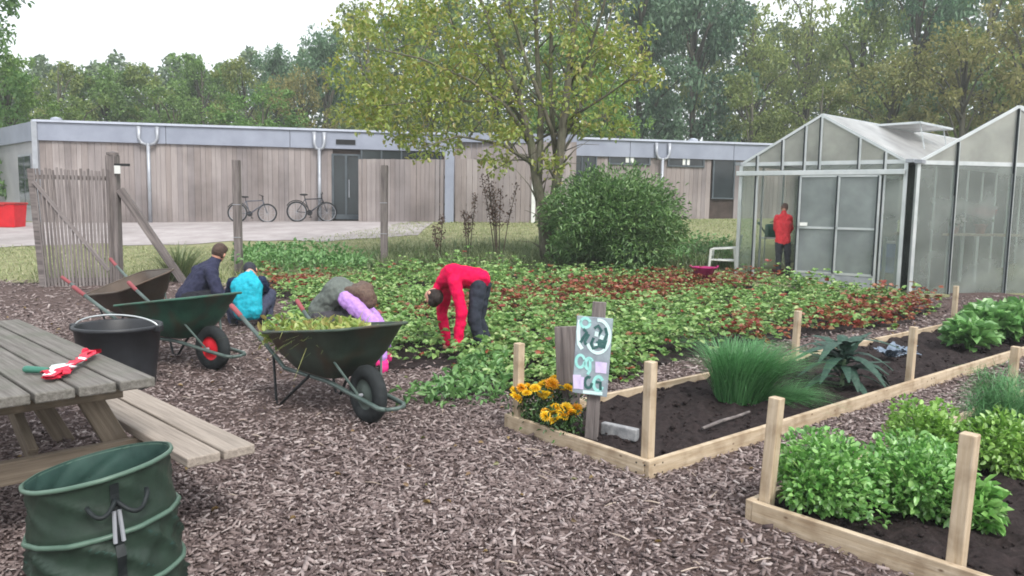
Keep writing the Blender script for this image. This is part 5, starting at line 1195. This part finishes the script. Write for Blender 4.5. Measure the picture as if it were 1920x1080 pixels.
# ------------------------------------------------------------------ trees
def crown_arrays(clumps, per, size, spread, flat=.75, w=.62):
    """Leaves in many small tufts: clumps are (x,y,z,r)."""
    c = np.repeat(np.array([q[:3] for q in clumps]), per, 0); r = np.repeat(np.array([q[3] for q in clumps]), per)[:, None]
    off = rng.normal(size=c.shape); off = unit(off)*(rng.random((len(c), 1))**.45)*r*np.array([1, 1, flat])
    return leaf_arrays(c+off, rvec(len(c))+unit(off)*.5-[0, 0, .15], rng.uniform(size*.65, size*1.25, len(c)), w)
MAT['multi_leaf'] = leafmat('multi_leaf', [(112, 134, 58), (140, 158, 70), (164, 178, 86), (124, 148, 64), (180, 180, 94), (150, 140, 78)], .45)
def front_tree():
    d0 = 15.6; p = G(1026, d0); root = thing('multi_stemmed_tree', 'multi-stemmed tree with thin yellow-green foliage rising behind the shrub', 'tree', p); off = root.location; tr = MB(); rr = random.Random(4)
    stems = [([(1026, 470), (1018, 400), (1006, 340), (996, 270), (972, 180), (930, 80), (880, -60)], [.17, .14, .12, .10, .075, .055, .03], 0),
             ([(1008, 350), (1012, 290), (1014, 210), (1008, 120), (1004, 10), (1000, -140)], [.10, .09, .075, .06, .05, .03], .3),
             ([(1028, 440), (1040, 370), (1048, 310), (1056, 230), (1068, 130), (1080, 20), (1092, -130)], [.13, .125, .11, .1, .08, .065, .035], -.3),
             ([(1046, 320), (1036, 240), (1032, 150), (1034, 40), (1030, -130)], [.08, .07, .055, .045, .025], .5),
             ([(1050, 290), (1022, 210), (985, 110), (955, 10), (930, -120)], [.06, .055, .045, .035, .02], -.5),
             ([(1052, 270), (1090, 190), (1122, 100), (1150, 10)], [.06, .045, .035, .02], .4),
             ([(1062, 170), (1100, 110), (1130, 20), (1150, -80)], [.04, .035, .03, .02], -.9),
             ([(996, 270), (950, 200), (880, 150), (790, 110), (700, 90)], [.055, .045, .035, .025, .012], -1.0),
             ([(992, 250), (930, 150), (850, 50), (790, -60)], [.05, .04, .03, .015], .9),
             ([(1002, 310), (940, 270), (860, 255), (780, 280)], [.05, .035, .024, .01], -1.1),
             ([(975, 190), (890, 190), (800, 190), (690, 200)], [.04, .03, .02, .01], -.6),
             ([(1055, 230), (1120, 190), (1180, 150), (1225, 150)], [.04, .03, .018, .01], -.7),
             ([(1046, 300), (1075, 255), (1110, 225), (1150, 215)], [.035, .025, .015, .008], .6),
             ([(1000, 300), (960, 300), (925, 320)], [.025, .016, .008], -.4)]
    ends = []
    for pts, rs, dz in stems:
        k = len(pts); P3 = [D(x, y, d0+dz*i/(k-1)*1.3)-Vector((0, 0, .25 if (i == 0 and y > 430) else 0)) for i, (x, y) in enumerate(pts)]; rs = [q*.82 for q in rs]; tr.tube(P3, rs, 9)
        for i in range(1, k):
            for _ in range(3):
                a = P3[i-1].lerp(P3[i], rr.random()); b = a+Vector((rr.uniform(-.7, .7), rr.uniform(-.6, .6), rr.uniform(.1, .8))); m = a.lerp(b, .5)+Vector((0, 0, .08)); tr.tube([a, m, b], [rs[i]*.4+.004, .008, .004], 5)
    tr.build('trunk', MAT['bark'], root, off, True)
    blobs = [(700, 130, 85, 75, 22), (800, 110, 110, 80, 30), (760, 205, 120, 52, 26), (880, 180, 95, 80, 22), (940, 110, 70, 90, 16), (680, 200, 60, 40, 12), (778, 272, 44, 26, 10), (900, 255, 70, 34, 10), (935, 302, 34, 14, 5), (1125, 130, 70, 60, 14), (1165, 95, 60, 60, 12), (1190, 150, 46, 40, 10), (1120, 222, 68, 34, 10), (1060, 120, 40, 110, 9), (830, 20, 130, 50, 22), (980, 20, 90, 60, 14), (1100, 20, 90, 60, 14), (690, 45, 60, 40, 9), (1030, 300, 16, 26, 4), (860, -70, 170, 60, 22), (1050, -80, 160, 70, 24), (990, 200, 60, 60, 6), (955, 230, 40, 40, 6)]
    cl = []
    for px, py, rx, ry, n in blobs:
        for _ in range(int(n*1.5)):
            a = rr.uniform(0, 6.28); q = math.sqrt(rr.random()); v = D(px+rx*q*math.cos(a), py+ry*q*math.sin(a), d0+rr.gauss(-.1, .75)); cl.append((v.x, v.y, v.z, rr.uniform(.16, .36)))
    v, f = crown_arrays(cl, 23, .10, 1); npmesh('crown', v, f, MAT['multi_leaf'], root, off=tuple(off))
front_tree()
tree_cols = {'green': [(84, 114, 60), (108, 138, 76), (130, 156, 92), (96, 126, 68)], 'olive': [(106, 126, 66), (128, 146, 80), (150, 160, 94), (116, 136, 76)], 'dark': [(76, 106, 80), (94, 124, 92), (112, 140, 106), (84, 114, 86)], 'yellow': [(118, 124, 74), (140, 142, 90), (158, 154, 106), (108, 118, 76)]}
protos = {}
MAT['far_bark'] = M('far_bark', (70, 70, 60), (96, 94, 80), 9, .9)
def proto_tree(kind, shape, seed):
    """Unit tree: height 1, crown half-width about .33."""
    rr = random.Random(seed); root = thing('tree', 'x', 'tree', (0, 0, 0)); tr = MB(); cl = []; n = {'broad': 150, 'tall': 150, 'sparse': 120, 'bush': 140}[shape]
    z0 = {'broad': .1, 'tall': .1, 'sparse': .12, 'bush': .03}[shape]
    tr.tube([(0, 0, -.03), (.008, .005, .25), (-.01, .01, .55), (.005, 0, .92)], [.024, .018, .012, .003], 8)
    big = [(rr.uniform(0, 6.28), rr.uniform(z0+.05, .92), rr.uniform(.35, 1)) for _ in range(26)]
    for a, z, q in big:
        prof = math.sin(math.pi*min(1, max(.04, (z-z0)/(1-z0)*.86+.12)))**.6; R = .33*prof*q*(.8 if shape == 'tall' else 1); tip = Vector((R*math.cos(a), R*math.sin(a), z)); tr.tube([(0, 0, max(.05, z-.22)), tip*.5+Vector((0, 0, z*.5-.06)), tip], [.008, .005, .002], 5)
        for _ in range(n//26+1): cl.append((tip.x+rr.gauss(0, .055), tip.y+rr.gauss(0, .055), min(1.0, max(z0, tip.z+rr.gauss(0, .045))), rr.uniform(.03, .075)))
    tr.build('trunk', MAT['far_bark'], root, smooth=True)
    per = {'broad': 62, 'tall': 60, 'sparse': 44, 'bush': 60}[shape]; v, f = crown_arrays(cl, per, .021, 1, .8)
    npmesh('crown', v, f, leafmat('leaf_'+kind, tree_cols[kind], .4, .03, True), root); return root
kinds = {'green': ('green', 'broad'), 'olive': ('olive', 'broad'), 'dark': ('dark', 'tall'), 'yellow': ('yellow', 'sparse'), 'pale': ('olive', 'sparse'), 'bush': ('green', 'bush')}
used = set()
def tree(kind, px, top, d, wpx, label, tint=(1, 1, 1)):
    if kind not in protos: protos[kind] = proto_tree(*kinds[kind], seed=hash(kind) % 1 + len(protos)*7+3)
    o = protos[kind] if kind not in used else dup(protos[kind]); used.add(kind)
    p = D(px, 400, d); z = gz(p.x, min(p.y, 60)); h = D(px, top, d).z-z; w = (wpx/F*d)/.36
    o.location = (p.x, p.y, z); o.scale = (w, w, h); o.rotation_euler = (0, 0, rng.uniform(0, 6.28)); o['label'] = label; o['group'] = 'trees behind the school'
    for c in children(o):
        c.color = (*tint, 1)
        if c.name.startswith('trunk'): pass
T = tree
T('green', 20, 95, 33, 85, 'bright green tree beyond the left side wall of the school', (1.1, 1.15, .95))
T('green', -120, -160, 27, 165, 'tall dark tree whose twigs hang in from the top left photo corner', (.8, .95, .95))
T('olive', 120, 98, 42, 85, 'olive tree over the left corner of the school roof')
T('green', 205, 122, 44, 85, 'mid green tree left of the first downpipe, under open sky', (1, 1.05, .95))
T('olive', 300, 108, 45, 90, 'olive tree right above the first downpipe', (.95, 1, .9))
T('green', 385, 104, 47, 90, 'green tree over the blank boarded wall right of the first downpipe', (1.05, 1.1, 1))
T('olive', 462, 98, 46, 80, 'olive-brown tree above the grey bicycle', (1.05, 1, .95))
T('dark', 520, 76, 52, 70, 'dark blue-green pointed tree on the skyline above the bicycles', (1.1, 1.15, 1.1))
T('dark', 615, 42, 50, 85, 'dark blue-green tree left of the yellow-green crown, on the skyline', (1.15, 1.2, 1.15))
T('yellow', 570, 110, 40, 65, 'thin yellow-brown tree above the school door', (1, .95, .85))
T('bush', 495, 172, 36, 105, 'round green tree low behind the roof, above the bicycles', (1, 1.12, 1))
T('bush', 150, 178, 37, 95, 'low brownish-green tree behind the left end of the roof', (1.1, 1, .9))
T('bush', 330, 172, 38, 95, 'low green tree behind the roof between the two downpipes')
T('olive', 690, -20, 42, 95, 'olive tree behind the left half of the yellow-green crown', (.95, .98, .85))
T('green', 800, -10, 46, 110, 'green tree behind the middle of the yellow-green crown')
T('olive', 930, 20, 45, 110, 'olive tree behind the stems of the multi-stemmed tree', (.8, .9, .8))
T('green', 1070, 40, 40, 110, 'bright green tree right of the thin grey stems', (1.15, 1.25, .9))
T('bush', 1130, 150, 35, 75, 'lime green bushy tree low above the flat roof right of the stems', (1.3, 1.4, .9))
T('dark', 1190, -150, 43, 130, 'tall dark blue-green tree right of the yellow-green crown', (1, 1, 1.05))
T('dark', 1290, -120, 46, 120, 'dark blue-green tree behind the roof vent on the right', (.9, .95, 1))
T('pale', 1395, -30, 48, 110, 'thin pale tree with sky showing through, left of the greenhouse ridge', (1.05, 1.05, 1))
T('pale', 1500, -70, 52, 110, 'thin pale tree with white sky gaps above the small greenhouse ridge', (1.1, 1.05, 1.05))
T('olive', 1400, 120, 38, 90, 'brown-olive tree low behind the left eave of the small greenhouse', (.85, .86, .85))
T('olive', 1530, 140, 36, 105, 'brown-olive tree low behind the small greenhouse ridge', (.88, .88, .85))
T('pale', 1600, -100, 46, 110, 'thin olive tree above the open roof vent', (.95, 1, .95))
T('dark', 1700, -170, 44, 120, 'tall dark tree between the two greenhouse ridges', (1, 1.1, 1.1))
T('yellow', 1660, 80, 36, 110, 'yellow-olive tree with thin leaves above the roof of the small greenhouse', (.95, 1, .85))
T('yellow', 1790, 20, 34, 120, 'yellow-olive tree left of the right greenhouse ridge', (1, 1, .85))
T('yellow', 1900, -60, 34, 130, 'yellow-olive tree over the right greenhouse ridge', (1.05, 1.02, .88))
T('olive', 1830, -130, 42, 130, 'tall olive tree in the top right corner of the photo', (.85, .95, .85))
def far_wood():
    n = 120000; px_ = rng.uniform(-250, 2200, n); d = rng.uniform(56, 66, n); tp = np.interp(px_, [-250, 60, 500, 640, 760, 1200, 1350, 1480, 1620, 2200], [120, 150, 130, 110, 40, -40, 0, 70, 0, -40])+14*np.sin(px_*.05)+9*np.sin(px_*.13)
    x = (px_-960)/F*d; ztop = EYE+(390-tp)/F*d; z = 1+(ztop-1)*rng.random(n)**.8; v, f = leaf_arrays(np.stack([x, d, z], 1), rvec(n), rng.uniform(.22, .45, n), .7)
    o = npmesh('far_wood', v, f, leafmat('far_leaf', [(80, 104, 78), (100, 122, 90), (116, 132, 98), (90, 112, 86)], .2, .02)); tag(o, 'distant mixed wood closing the view behind the single trees', 'wood', kind='stuff')
far_wood()

# ------------------------------------------------------------------ air
def haze():
    mb = MB(); mb.box((0, 430, 14), (1100, 1100, 31)); m = bpy.data.materials.new('haze'); m.use_nodes = True; t = m.node_tree; t.nodes.clear()
    o = t.nodes.new('ShaderNodeOutputMaterial'); v = t.nodes.new('ShaderNodeVolumePrincipled'); v.inputs['Color'].default_value = (.86, .9, .94, 1); v.inputs['Density'].default_value = .0019
    t.links.new(v.outputs[0], o.inputs['Volume']); h = mb.build('haze', m); tag(h, kind='stuff', label='thin pale air between the garden and the trees', cat='haze'); h.visible_shadow = True
haze()
